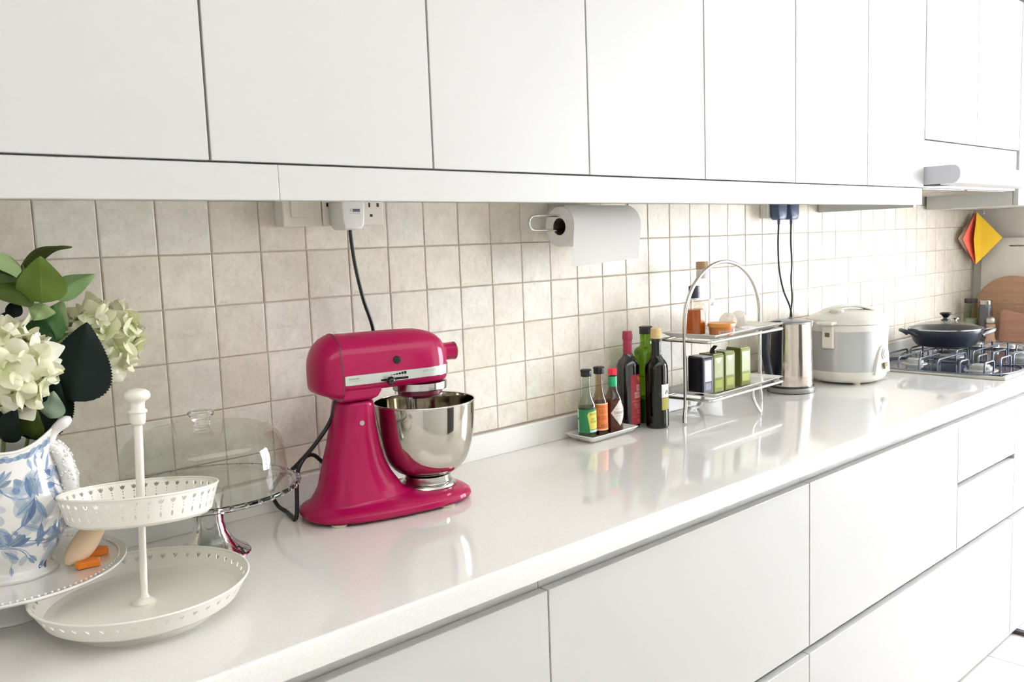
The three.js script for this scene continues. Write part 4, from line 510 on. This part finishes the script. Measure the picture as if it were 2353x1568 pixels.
{
  const yu = 0.2406;
  const s = bottle('syrup_bottle', 'clear bottle half full of amber syrup with tall black cap', onRack(-0.125, yu, -0.02), [[0, 0.001], [0.029, 0.001], [0.0315, 0.004], [0.0315, 0.076], [0.0295, 0.086], [0.022, 0.094], [0.014, 0.1], [0.0128, 0.103], [0.0128, 0.115]], glassThin(0xf3efe8), M(0xbb5f22, 0.2, 0, { transmission: 0.25, thickness: 0 }), 0.073);
  part(s, 'collar', latC([[0.0128, 0.1], [0.0165, 0.1], [0.0168, 0.105], [0.0128, 0.1055]], 32, 0.5), mWhitePl); part(s, 'cap', latC([[0, 0.105], [0.0162, 0.105], [0.0165, 0.12], [0.0158, 0.121], [0.0158, 0.138], [0.0145, 0.1395], [0, 0.1395]], 32, 0.5), M(0x1b222c, 0.35));
  const w = bottle('glass_bottle', 'tall clear bottle with cork-coloured cap and triangle label behind the syrup', onRack(-0.035, yu, -0.05), [[0, 0.001], [0.033, 0.001], [0.0345, 0.004], [0.0345, 0.128], [0.032, 0.138], [0.019, 0.153], [0.0168, 0.157], [0.0168, 0.18]], glassThin(0xf6f6f3), null);
  part(w, 'neck_wrap', latC([[0.0172, 0.156], [0.0176, 0.1565], [0.0172, 0.184], [0.0165, 0.1845]], 24, 0.5), M(0xf4f2ec, 0.5)); part(w, 'cap', latC([[0, 0.183], [0.0178, 0.183], [0.0182, 0.185], [0.0178, 0.2035], [0.0165, 0.205], [0, 0.205]], 28, 0.5), M(0xb99a72, 0.7));
  lb(w, 'label', canvasTex(128, 256, (g, W, H) => { g.fillStyle = '#f3f2ef'; g.fillRect(0, 0, W, H); g.strokeStyle = '#b5b1aa'; g.lineWidth = 4; g.strokeRect(3, 3, W - 6, H - 6); g.fillStyle = '#7b7672'; g.beginPath(); g.moveTo(64, 30); g.lineTo(100, 78); g.lineTo(28, 78); g.fill(); g.fillStyle = '#c3bfb8'; g.fillRect(30, 110, 68, 4); g.fillRect(30, 130, 68, 4); g.beginPath(); g.moveTo(64, 188); g.lineTo(84, 202); g.lineTo(64, 216); g.lineTo(44, 202); g.fill(); }), 0.0349, 0.03, 0.098, 0.0, 0.95);
  const tb = thing('tub', 'squat amber plastic tub with orange lid at the front of the upper tray', 'tub', onRack(-0.1, yu, 0.052));
  part(tb, 'body', latC([[0, 0.001], [0.032, 0.001], [0.034, 0.003], [0.0355, 0.026], [0.034, 0.027], [0, 0.027]], 44, 0.5), M(0x9c6238, 0.3)); part(tb, 'lid', latC([[0.034, 0.0255], [0.038, 0.0255], [0.0385, 0.027], [0.0385, 0.034], [0.037, 0.0355], [0.033, 0.0345], [0, 0.0343]], 48, 0.5), M(0xc4843a, 0.3));
  lb(tb, 'label', canvasTex(256, 96, (g, W, H) => { g.fillStyle = '#b0642f'; g.fillRect(0, 0, W, H); g.fillStyle = '#cdb9a8'; g.fillRect(30, 46, 96, 46); g.fillStyle = '#7d6a60'; for (let i = 0; i < 13; i++) g.fillRect(36 + i * 7, 50, 2 + (i * 5 % 4), 38); g.fillStyle = '#4a2e2e'; g.beginPath(); g.arc(190, 48, 38, 0, 6.3); g.fill(); g.fillStyle = '#d8cfd2'; g.beginPath(); g.ellipse(198, 48, 17, 26, 0.2, 0, 6.3); g.fill(); }), 0.0358, 0.004, 0.026, -0.35, 2.2);
  const gl = (x, z, lab) => { const q = thing('glass_orb', lab, 'glass orb', onRack(x, yu, z)); const g = new THREE.IcosahedronGeometry(0.0262, 2).toNonIndexed(); g.computeVertexNormals(); part(q, 'globe', g.translate(0, 0.0262, 0), M(0xf6f1ea, 0.15, 0, { transmission: 0.6, thickness: 0, ior: 1.45 })); part(q, 'base', cyl(0.011, 0.012, 0.003, 20).translate(0, 0.0015, 0), mCeramic); };
  gl(0.03, -0.005, 'faceted pale glass orb just right of the amber tub'); gl(0.105, -0.012, 'faceted pale glass orb at the right end of the upper tray contents');
  const yl = 0.0786;
  const tin = (x, z, lab, dark, h) => {
    const q = thing('tin', lab, 'tin', onRack(x, yl, z), -0.12, undefined), w = 0.045, d = 0.056;
    const body = rbox(-w / 2, w / 2, 0.001, h, -d / 2, d / 2, 0.004, 3); part(q, 'body', body, dark ? M(0x24232a, 0.22, 0.4) : M(0x5a6024, 0.28, 0.3));
    const tx = canvasTex(128, 256, (g, W, H) => { if (dark) { g.fillStyle = '#55555c'; g.fillRect(0, 0, W, H); g.fillStyle = '#c9c9d2'; g.fillRect(18, 8, W - 36, H * 0.62); g.fillStyle = '#8d8d96'; g.fillRect(26, H * 0.7, W - 52, H * 0.2); } else { g.fillStyle = '#6b7130'; g.fillRect(0, 0, W, H); g.fillStyle = '#9da285'; g.fillRect(6, 6, W - 12, H * 0.58); g.fillStyle = '#bfc3a6'; g.beginPath(); g.moveTo(20, 8); g.quadraticCurveTo(64, 90, 108, 8); g.fill(); g.fillStyle = '#a7ad6a'; g.beginPath(); g.arc(64, 112, 14, 0, 6.3); g.fill(); g.fillStyle = '#878d3e'; g.fillRect(14, H * 0.68, W - 28, H * 0.22); g.fillStyle = '#8a9038'; g.fillRect(24, H * 0.75, W - 48, 5); g.fillRect(24, H * 0.81, W - 48, 5); } });
    part(q, 'label', new THREE.PlaneGeometry(w - 0.009, h - 0.012).translate(0, h / 2, d / 2 + 0.0003), M(0xffffff, 0.28, 0.25, { map: tx }));
    part(q, 'lid', rbox(-w / 2 + 0.002, w / 2 - 0.002, h - 0.001, h + 0.0025, -d / 2 + 0.002, d / 2 - 0.002, 0.0012), dark ? M(0x8a8a8f, 0.25, 0.8) : M(0x777a45, 0.3, 0.6));
    return q;
  };
  tin(-0.163, 0.022, 'black and silver tin, leftmost on the lower tray', true, 0.107);
  const g2 = tin(-0.115, 0.026, 'green tin between the black tin and another green tin', false, 0.109); part(g2, 'spout', [latC([[0, 0], [0.009, 0], [0.009, 0.007], [0, 0.008]], 20, 0.5).translate(0.008, 0.1115, 0), rbox(-0.001, 0.018, 0, 0.003, -0.007, 0.007, 0.001).rotateZ(0.6).translate(0.006, 0.119, 0)], mBlack);
  tin(-0.058, 0.028, 'green tin in the middle of the three green ones', false, 0.11); tin(0.026, 0.03, 'green tin standing slightly apart, rightmost on the lower tray', false, 0.112);
}
// ---------------------------------------------------------------- kettle
{
  const t = thing('kettle', 'brushed steel electric kettle with dark handle on round base', 'kettle', [2.09, CT, 0.112]);
  const bt = tex(256, (i, x) => { const v = ((x * 73) % 31) - 15 + nf[x * 2] * 30; return [cl(150 + v), cl(150 + v), cl(150 + v)]; }, false, [3, 1]);
  part(t, 'power_base', latC([[0, 0.0], [0.074, 0.0], [0.0755, 0.003], [0.0755, 0.014], [0.072, 0.018], [0, 0.0182]], 64, 0.5), M(0x9b9994, 0.4, 0.5)); part(t, 'base_ring', [latC([[0.06, 0.0175], [0.073, 0.0175], [0.073, 0.0225], [0.06, 0.0235]], 64, 0.5), latC([[0.06, 0.0002], [0.0758, 0.0002], [0.0758, 0.0022], [0.06, 0.0025]], 64, 0.5)], mBlack);
  part(t, 'body', latC([[0, 0.0225], [0.0695, 0.0225], [0.0705, 0.026], [0.0698, 0.06], [0.0675, 0.13], [0.0655, 0.2], [0.065, 0.226], [0.0635, 0.2275], [0, 0.2275]], 80, 0.5), M(0xd8cdc2, 0.28, 1, { roughnessMap: bt, anisotropy: 0.5 }));
  part(t, 'lid', lat([[0.0645, 0.2265], [0.0655, 0.2285], [0.0635, 0.232], [0.05, 0.2365], [0.02, 0.24], [0.008, 0.241], [0.0075, 0.2445], [0, 0.245]], 64), M(0xa4a6a8, 0.3, 0.8));
  const hd = Math.atan2(-0.28, -0.96), D = (d, y, s) => [Math.cos(hd) * d - Math.sin(hd) * s, y, Math.sin(hd) * d + Math.cos(hd) * s];
  const cv = new THREE.CatmullRomCurve3([[0.05, 0.228], [0.08, 0.226], [0.1, 0.212], [0.108, 0.18], [0.107, 0.14], [0.099, 0.095], [0.086, 0.055], [0.066, 0.033]].map(([d, y]) => V(d, y, 0)));
  part(t, 'handle', loft(Array.from({ length: 41 }, (_, i) => { const P = cv.getPoint(i / 40), T = cv.getTangent(i / 40); return Array.from({ length: 24 }, (_, j) => { const a = -j / 24 * 6.2832, c = Math.cos(a), s = Math.sin(a), e = 2 / 3, u = Math.sign(c) * Math.abs(c) ** e * 0.0105, w = Math.sign(s) * Math.abs(s) ** e * 0.014; return D(P.x - T.y * u, P.y + T.x * u, w); }); })), M(0x1d2230, 0.3));
  part(t, 'back_panel', grid(16, 12, (u, v) => { const y = 0.028 + v * 0.198, r = 0.0712 - v * 0.0048, a = hd + (u - 0.5) * 0.75; return [r * Math.cos(a), y, r * Math.sin(a)]; }), M(0x20232c, 0.3, 0, { side: THREE.DoubleSide }));
  const sd = hd + Math.PI, S = (d, y, s) => [Math.cos(sd) * d - Math.sin(sd) * s, y, Math.sin(sd) * d + Math.cos(sd) * s];
  part(t, 'spout', loft([[0.055, 0.176, 0.006, 0.004], [0.064, 0.19, 0.016, 0.008], [0.073, 0.212, 0.02, 0.01], [0.079, 0.2275, 0.018, 0.009]].map(([d, y, w, k]) => Array.from({ length: 16 }, (_, j) => { const a = j / 16 * 6.2832; return S(d + Math.cos(a) * k, y, Math.sin(a) * w); }))), M(0xd8cdc2, 0.25, 1));
}
// ---------------------------------------------------------------- rice cooker
{
  const t = thing('rice_cooker', 'white and silver rice cooker with domed lid and carrying handle', 'rice cooker', [2.395, CT, 0.152]);
  const mW = M(0xf3efe4, 0.28, 0, { clearcoat: 0.4 });
  const sq = (pts, seg = 80) => { const g = lat(pts, seg), p = g.attributes.position; for (let i = 0; i < p.count; i++) { const x = p.getX(i), z = p.getZ(i), r = Math.hypot(x, z); if (r < 1e-4) continue; const c = Math.abs(x / r), s = Math.abs(z / r), k = Math.pow(c ** 2.25 + s ** 2.25, -1 / 2.25); p.setX(i, x * k); p.setZ(i, z * k); } g.computeVertexNormals(); return toCreasedNormals(g, 0.6); };
  part(t, 'base', sq([[0, 0.006], [0.104, 0.006], [0.114, 0.01], [0.1225, 0.021], [0.127, 0.036], [0.128, 0.045], [0.12, 0.0455]]), mW);
  part(t, 'body', sq([[0.12, 0.045], [0.1268, 0.0452], [0.128, 0.1], [0.1285, 0.182], [0.12, 0.1825]]), M(0xc9cbc9, 0.35, 0.35));
  part(t, 'lid_ring', sq([[0.12, 0.182], [0.1295, 0.182], [0.131, 0.186], [0.1305, 0.203], [0.128, 0.2035], [0.12, 0.204]]), mW);
  const lid = part(t, 'lid', sq([[0.125, 0.2035], [0.1305, 0.205], [0.1315, 0.214], [0.1295, 0.221], [0.12, 0.2285], [0.105, 0.236], [0.085, 0.2425], [0.06, 0.2465], [0.03, 0.2485], [0, 0.249]]), mW);
  part(lid, 'steam_vent', latC([[0, 0.238], [0.021, 0.238], [0.022, 0.25], [0.019, 0.2535], [0, 0.2545]], 32, 0.5).translate(-0.07, 0, 0.0), M(0xe7e2d4, 0.35));
  part(lid, 'front_lip', rbox(-0.166, -0.12, 0.206, 0.217, -0.03, 0.03, 0.005, 3), mW);
  const hc = new THREE.CatmullRomCurve3([V(0, 0.225, -0.106), V(0, 0.2415, -0.085), V(0, 0.2555, -0.05), V(0, 0.2605, 0), V(0, 0.2555, 0.05), V(0, 0.2415, 0.085), V(0, 0.225, 0.106)]);
  part(t, 'carry_handle', loft(Array.from({ length: 41 }, (_, i) => { const P = hc.getPoint(i / 40), T = hc.getTangent(i / 40); return Array.from({ length: 20 }, (_, j) => { const a = j / 20 * 6.2832, c = Math.cos(a), s = Math.sin(a), u = Math.sign(c) * Math.abs(c) ** 0.7 * 0.005, w = Math.sign(s) * Math.abs(s) ** 0.7 * (0.024 + 0.012 * Math.abs(i / 20 - 1)); return [w, P.y + T.z * u, P.z - T.y * u]; }); })).rotateY(0.9), mW);
  for (const s of [-1, 1]) { const g = part(t, 'handle_lug', rbox(s < 0 ? -0.141 : 0.127, s < 0 ? -0.127 : 0.141, 0.125, 0.205, -0.021, 0.021, 0.006, 3), mW); part(g, 'lug_slot', rbox(s < 0 ? -0.1425 : 0.139, s < 0 ? -0.139 : 0.1425, 0.165, 0.18, -0.008, 0.008, 0.0012), M(0x6f6544, 0.6)); }
  const ps = new THREE.Shape(); ps.moveTo(-0.052, 0.036); ps.lineTo(0.052, 0.036); ps.quadraticCurveTo(0.045, 0.08, 0.032, 0.11); ps.quadraticCurveTo(0.022, 0.132, 0, 0.133); ps.quadraticCurveTo(-0.022, 0.132, -0.032, 0.11); ps.quadraticCurveTo(-0.045, 0.08, -0.052, 0.036);
  const pn = new THREE.ExtrudeGeometry(ps, { depth: 0.006, bevelEnabled: true, bevelSize: 0.002, bevelThickness: 0.002, bevelSegments: 3, curveSegments: 12 }); { const p = pn.attributes.position; for (let i = 0; i < p.count; i++) { const x = p.getX(i); p.setZ(i, p.getZ(i) - x * x * 2.2 + 0.1255); } pn.computeVertexNormals(); }
  const panel = part(t, 'control_panel', toCreasedNormals(pn, 0.6), mW);
  part(panel, 'dial', latC([[0, 0], [0.02, 0], [0.02, 0.003], [0.0165, 0.0035], [0.0155, 0.0065], [0, 0.007]], 36, 0.5).rotateX(Math.PI / 2).translate(0, 0.104, 0.132), M(0xdedfdf, 0.25, 0.4)); part(panel, 'switch', [rbox(-0.011, 0.011, 0.058, 0.072, 0.13, 0.139, 0.003), rbox(-0.004, 0.004, 0.05, 0.057, 0.131, 0.1355, 0.001)], M(0x6e643a, 0.5));
  part(t, 'brand_print', grid(16, 1, (u, v) => { const a = 0.2 + (u - 0.5) * 0.42, c2 = Math.abs(Math.cos(a)), s2 = Math.abs(Math.sin(a)), r = 0.129 * Math.pow(c2 ** 2.25 + s2 ** 2.25, -1 / 2.25); const x = r * Math.sin(a), z = r * Math.cos(a) + 0.0003; return [x, 0.163 + v * 0.011, z]; }), M(0xffffff, 0.4, 0.2, { map: canvasTex(256, 52, (g, w, h) => { g.fillStyle = '#c9cbc9'; g.fillRect(0, 0, w, h); g.fillStyle = '#3b3d40'; g.font = 'bold 40px sans-serif'; g.textAlign = 'center'; g.fillText('Panasonic', w / 2, 39); }) }));
  for (let i = 0; i < 4; i++) { const a = i * Math.PI / 2 + 0.78; part(t, 'foot', cyl(0.013, 0.011, 0.008, 20).translate(Math.cos(a) * 0.098, 0.004, Math.sin(a) * 0.098), mCream); }
}
// ---------------------------------------------------------------- gas hob
{
  const x0 = 2.655, x1 = 3.47, z0 = 0.06, z1 = 0.575, t = thing('gas_hob', 'built-in gas hob with dark glass top, pale rim and wire pan supports', 'hob', [0, CT, 0]);
  part(t, 'rim', [rbox(x0, x1, 0.0005, 0.012, z1 - 0.018, z1, 0.003, 3), rbox(x0, x1, 0.0005, 0.012, z0, z0 + 0.018, 0.003, 3), rbox(x0, x0 + 0.016, 0.0005, 0.012, z0 + 0.01, z1 - 0.01, 0.003, 3), rbox(x1 - 0.016, x1, 0.0005, 0.012, z0 + 0.01, z1 - 0.01, 0.003, 3)], M(0xd9d6cc, 0.3, 0.3));
  part(t, 'top_plate', rbox(x0 + 0.014, x1 - 0.014, 0.0008, 0.0105, z0 + 0.015, z1 - 0.015, 0.002), M(0x363c49, 0.1, 0));
  const mB = M(0xb4b5b2, 0.35, 0.5), bars = M(0x666c78, 0.25, 0.6), burner = (x, z, r) => { const b = part(t, 'burner', latC([[0, 0.0102], [r * 1.15, 0.0102], [r * 1.12, 0.013], [r * 0.8, 0.016], [r * 0.78, 0.024], [r * 0.5, 0.0245], [0, 0.0245]], 48, 0.5).translate(x, 0, z), mB); part(b, 'burner_cap', latC([[0, 0.024], [r * 0.62, 0.024], [r * 0.64, 0.027], [r * 0.55, 0.031], [0, 0.0315]], 40, 0.5).translate(x, 0, z), M(0xb9bab6, 0.3, 0.6)); };
  burner(2.79, 0.45, 0.048); burner(2.83, 0.2, 0.04); burner(3.09, 0.215, 0.062); burner(3.2, 0.45, 0.042);
  const bar = (gx, xa, xb, z) => part(gx, 'bar', tube([[xa, 0.012, z], [xa, 0.03, z], [xa + 0.001, 0.043, z], [xa + 0.007, 0.05, z], [xa + 0.03, 0.051, z], [xb - 0.03, 0.051, z], [xb - 0.007, 0.05, z], [xb - 0.001, 0.043, z], [xb, 0.012, z]], 0.0036, 50, 8), bars);
  for (const [a, b, list] of [[2.68, 2.93, [[0, 1, 0.13], [0, 0.62, 0.205], [0, 0.72, 0.28], [0, 1, 0.345], [0, 0.3, 0.42], [0.66, 1, 0.42], [0, 0.34, 0.5], [0.6, 1, 0.5], [0.7, 1, 0.21]]], [2.96, 3.33, [[0, 0.3, 0.13], [0.7, 1, 0.13], [0, 0.24, 0.215], [0.76, 1, 0.215], [0, 0.3, 0.3], [0.7, 1, 0.3], [0, 1, 0.36], [0, 0.36, 0.43], [0.66, 1, 0.43], [0, 0.4, 0.5], [0.62, 1, 0.5]]]]) {
    const g = part(t, 'pan_support', tube([[a, 0.0145, 0.1], [b, 0.0145, 0.1], [b, 0.0145, 0.53], [a, 0.0145, 0.53]], 0.003, 100, 6, true), bars);
    for (const [p, q, z] of list) bar(g, a + (b - a) * p, a + (b - a) * q, z);
  }
  for (const z of [0.22, 0.285, 0.345, 0.405]) part(t, 'knob', [latC([[0, 0.011], [0.0205, 0.011], [0.0205, 0.016], [0.018, 0.019], [0.017, 0.03], [0.015, 0.032], [0, 0.0322]], 32, 0.5).translate(3.405, 0, z), rbox(-0.003, 0.003, 0.03, 0.0345, -0.015, 0.015, 0.001).translate(3.405, 0, z)], M(0xdededa, 0.18, 0.6));
}
{
  const p = [3.075, CT + 0.0552, 0.215], t = thing('frying_pan', 'wide dark two-handled pan on the back burner, under a glass lid', 'pan', p), mP = M(0x2b303c, 0.35, 0.1);
  part(t, 'body', latC([[0, 0.0], [0.095, 0.0], [0.106, 0.004], [0.117, 0.02], [0.128, 0.045], [0.1365, 0.0645], [0.1365, 0.067], [0.1335, 0.067], [0.125, 0.046], [0.114, 0.022], [0.104, 0.008], [0.092, 0.005], [0, 0.005]], 72, 0.6), mP);
  for (const s of [1, -1]) { const a0 = Math.atan2(-0.88, -0.47) + (s < 0 ? Math.PI : 0) + (s < 0 ? 0.1 : -0.28), P = (d, y, w) => [Math.cos(a0) * d - Math.sin(a0) * w, y, Math.sin(a0) * d + Math.cos(a0) * w]; part(t, 'handle', tube([P(0.128, 0.045, -0.052), P(0.145, 0.056, -0.045), P(0.163, 0.063, -0.028), P(0.17, 0.065, 0), P(0.163, 0.063, 0.028), P(0.145, 0.056, 0.045), P(0.128, 0.045, 0.052)], 0.0075, 50, 10), s > 0 ? mP : M(0xd0d0cf, 0.15, 0.9)); }
  const l = thing('pan_lid', 'domed glass lid with black knob on the dark pan', 'lid', [p[0], p[1] + 0.067, p[2]]);
  part(l, 'glass', lat([[0.131, 0.003], [0.12, 0.009], [0.095, 0.019], [0.06, 0.027], [0.02, 0.031], [0.0, 0.0315]], 64), glassThin(0xf2f4f2, { roughness: 0.25 })); part(l, 'rim', latC([[0.13, 0.001], [0.1355, 0.001], [0.1355, 0.005], [0.13, 0.005], [0.13, 0.001]], 64, 0.5), mSteel); part(l, 'knob', latC([[0, 0.0315], [0.017, 0.0315], [0.017, 0.035], [0.0095, 0.037], [0.009, 0.044], [0.013, 0.05], [0.0205, 0.056], [0.0215, 0.06], [0.018, 0.0635], [0, 0.0645]], 32, 0.6), mBlack);
  const q = thing('saucepan', 'low steel pan with glass lid and steel knob behind the dark pan', 'pan', [3.305, CT + 0.0005 + 0.0505, 0.163]);
  part(q, 'body', latC([[0, 0.003], [0.07, 0.003], [0.08, 0.006], [0.084, 0.02], [0.085, 0.055], [0.083, 0.055], [0.082, 0.02], [0.07, 0.006], [0, 0.006]], 64, 0.6), mSteel);
  const lid = part(q, 'lid', lat([[0.083, 0.056], [0.07, 0.062], [0.04, 0.069], [0, 0.072]], 48), glassThin(0xeaf0ee)); part(lid, 'knob', latC([[0, 0.072], [0.011, 0.072], [0.011, 0.075], [0.0075, 0.077], [0.0075, 0.086], [0.0155, 0.088], [0.016, 0.0925], [0.013, 0.094], [0, 0.0945]], 28, 0.6), mChrome);
}
// ---------------------------------------------------------------- end of the worktop: jars, boards, cloths
{
  const jar = (name, lab, x, z, r, h, glass, fill, lid) => { const t = thing(name, lab, 'jar', [x, CT, z]); part(t, 'glass', lat([[0, 0.001], [r - 0.003, 0.001], [r, 0.005], [r, h * 0.8], [r * 0.9, h * 0.87], [r * 0.85, h * 0.9]], 36), glass); if (fill) part(t, 'contents', latC([[0, 0.004], [r - 0.003, 0.004], [r - 0.003, h * 0.52], [0, h * 0.52]], 30, 0.5), fill); part(t, 'lid', latC([[0, h * 0.9], [r * 0.92, h * 0.9], [r * 0.92, h * 0.985], [r * 0.86, h], [0, h]], 36, 0.5), lid); };
  jar('glass_jar', 'clear jar with pale green contents and thin dark lid beside the pan', 3.76, 0.058, 0.03, 0.19, glassThin(0xdfe6d8), M(0xd6dac8, 0.6), M(0x3a342f, 0.5));
  jar('glass_jar', 'dark grey jar with steel lid next to the pale green one', 3.75, 0.125, 0.029, 0.185, M(0x47474f, 0.2, 0, { clearcoat: 1 }), null, mSteel);
  const g = thing('pepper_mill', 'small pepper mill of pale wood and steel behind the hob knobs', 'mill', [3.7, CT, 0.165]); part(g, 'body', lat([[0, 0], [0.022, 0], [0.023, 0.006], [0.018, 0.02], [0.016, 0.045], [0.019, 0.07], [0.018, 0.082], [0, 0.083]], 32), M(0xa8876f, 0.6)); part(g, 'head', lat([[0, 0.083], [0.017, 0.083], [0.02, 0.092], [0.019, 0.105], [0.012, 0.114], [0, 0.117]], 32), mSatin);
  const slab = (name, lab, cat, shape, th, m, pos, lean, holes) => { const t = thing(name, lab, cat, pos); const e = new THREE.ExtrudeGeometry(shape, { depth: th, bevelEnabled: true, bevelSize: 0.003, bevelThickness: 0.003, bevelSegments: 3, curveSegments: 32 }); e.rotateY(-Math.PI / 2); e.rotateZ(-lean); part(t, 'board', toCreasedNormals(e, 0.5), m); return t; };
  const wood = (c1, c2, s) => tex(256, (i, x, y) => { const k = 0.5 + nf[((y * 2) % 512) * 512 + (x >> 2)] * 0.8 + nf[((y * 5 + 77) % 512) * 512 + (x >> 4)] * 0.5, q = Math.max(0, Math.min(1, k)); return c1.map((v, j) => cl(v + (c2[j] - v) * q)); }, true, [6, 6]);
  const mw1 = M(0xffffff, 0.55, 0, { map: wood([172, 138, 108], [148, 110, 82]) }), mw2 = M(0xffffff, 0.55, 0, { map: wood([160, 118, 96], [136, 96, 76]) });
  // white board against the end wall, with slot handle
  { const s = new THREE.Shape(); const W = 0.4, H = 0.455, r = 0.012; s.moveTo(r, 0); s.lineTo(W - r, 0); s.quadraticCurveTo(W, 0, W, r); s.lineTo(W, H - r); s.quadraticCurveTo(W, H, W - r, H); s.lineTo(r, H); s.quadraticCurveTo(0, H, 0, H - r); s.lineTo(0, r); s.quadraticCurveTo(0, 0, r, 0); const h = new THREE.Path(); h.absarc(0.115, H - 0.034, 0.0055, Math.PI / 2, Math.PI * 1.5); h.absarc(0.285, H - 0.034, 0.0055, -Math.PI / 2, Math.PI / 2); h.closePath(); s.holes.push(h); slab('chopping_board', 'large white board with slot handle leaning on the end wall', 'chopping board', s, 0.008, M(0xf6f1e8, 0.5), [3.905, CT + 0.004, 0.05], 0.035); }
  { const s = new THREE.Shape(); const W = 0.32, H = 0.283; s.moveTo(0.04, 0); s.lineTo(W - 0.04, 0); s.bezierCurveTo(W + 0.02, 0.02, W + 0.02, 0.16, W - 0.01, 0.2); s.bezierCurveTo(W - 0.05, 0.265, W - 0.1, H, W / 2, H); s.bezierCurveTo(0.1, H, 0.05, 0.255, 0.012, 0.18); s.bezierCurveTo(-0.01, 0.13, -0.01, 0.02, 0.04, 0); slab('chopping_board', 'round-topped brown wooden board leaning in front of the white board', 'chopping board', s, 0.014, mw1, [3.845, CT + 0.004, 0.035], 0.12); }
  { const s = new THREE.Shape(); s.moveTo(0.01, 0); s.lineTo(0.27, 0); s.quadraticCurveTo(0.29, 0, 0.288, 0.03); s.quadraticCurveTo(0.28, 0.085, 0.2, 0.1); s.quadraticCurveTo(0.09, 0.12, 0.012, 0.138); s.quadraticCurveTo(0, 0.138, 0, 0.128); s.lineTo(0, 0.01); s.quadraticCurveTo(0, 0, 0.01, 0); slab('chopping_board', 'low reddish wooden board with sloping top, frontmost of the leaning boards', 'chopping board', s, 0.014, mw2, [3.735, CT + 0.004, 0.195], 0.1); }
  // cloths hung by one corner in the corner of the room
  const hk = thing('wall_hook', 'small white hook in the corner holding the coloured cloths', 'hook', [3.938, Y0 + 0.064, 0.05]); part(hk, 'hook', tube([[0, 0.02, 0], [-0.012, 0.02, 0], [-0.025, 0.012, 0], [-0.03, 0.002, 0], [-0.026, -0.006, 0], [-0.02, -0.004, 0]], 0.0025, 24, 8), mWhitePl);
  // each cloth hangs by one corner and folds down its diagonal: one half along the end wall, the other along the tiles
  const cloth = (lab, c, hx, hz, szR, szL, dr, dl, H) => { const t = thing('dishcloth', lab, 'cloth', [hx, Y0 + 0.066, hz]);
    const f = (off) => grid(18, 18, (u, v) => { const s = u - v, d = s > 0 ? dr : dl, k = Math.abs(s) * (s > 0 ? szR : szL), y = -(u + v) * 0.5 * H, rnd2 = Math.exp(-s * s * 60) * 0.006, wv = Math.sin(u * 6 + v * 3) * 0.0012 - k * 0.03; return [d[0] * k - rnd2 + wv - off, y, d[1] * k + rnd2 * 0.3 + off * 0.3]; });
    part(t, 'cloth', [f(0.001), f(-0.001)], M(c, 0.85, 0, { side: THREE.DoubleSide })); return t; };
  cloth('tan cloth at the back of the hanging stack, nearest the tiles', 0xd8b59a, 3.87, 0.022, 0.09, 0.185, [0.25, 0.97], [-0.999, 0.03], 0.236); cloth('cream cloth between the tan and the red one', 0xf0dfc9, 3.866, 0.027, 0.095, 0.172, [0.25, 0.97], [-0.999, 0.03], 0.238); cloth('red-orange cloth peeking out behind the yellow one', 0xf06a58, 3.862, 0.033, 0.1, 0.158, [0.25, 0.97], [-0.999, 0.03], 0.24); cloth('bright yellow square cloth, frontmost of the stack hanging by the corner', 0xffd440, 3.852, 0.042, 0.108, 0.08, [0.28, 0.96], [-0.97, 0.22], 0.242);
}
// ---------------------------------------------------------------- floor mat seen past the cabinets
{
  const t = thing('floor_mat', 'pale floor mat with dark edge at the lower right corner', 'mat', [2.835, 0, 0.54]);
  part(t, 'pile', rbox(0.02, 0.78, 0.001, 0.012, 0.02, 0.5, 0.004), M(0xd9d5dc, 0.95)); part(t, 'binding', [rbox(0, 0.024, 0.001, 0.015, 0, 0.52, 0.003), rbox(0.776, 0.8, 0.001, 0.015, 0, 0.52, 0.003), rbox(0, 0.8, 0.001, 0.015, 0, 0.024, 0.003), rbox(0, 0.8, 0.001, 0.015, 0.496, 0.52, 0.003)], M(0x4a4146, 0.9));
}
const groups = { sauce_bottle: 'sauce bottles in the small white dish', oil_bottle: 'oil bottles beside the rack', tin: 'tins on the lower tray of the rack', glass_orb: 'glass orbs on the upper tray', hydrangea: 'hydrangeas in the blue floral jug', dishcloth: 'cloths hanging in the corner', chopping_board: 'boards leaning at the end of the worktop', power_cord: 'dark power cords hanging on the tiles', serving_tray: 'white trays of the arched rack', glass_jar: 'jars beside the hob', wall_socket: 'wall sockets under the wall cabinets', cake_stand: null };
for (const o of scene.children) { const g = groups[o.name.replace(/_\d{3}$/, '')]; if (g && o.userData.label) o.userData.group = g; }
scene.traverse((o) => { if (o.isMesh) { o.castShadow = true; o.receiveShadow = true; } });
renderer.render(scene, camera);
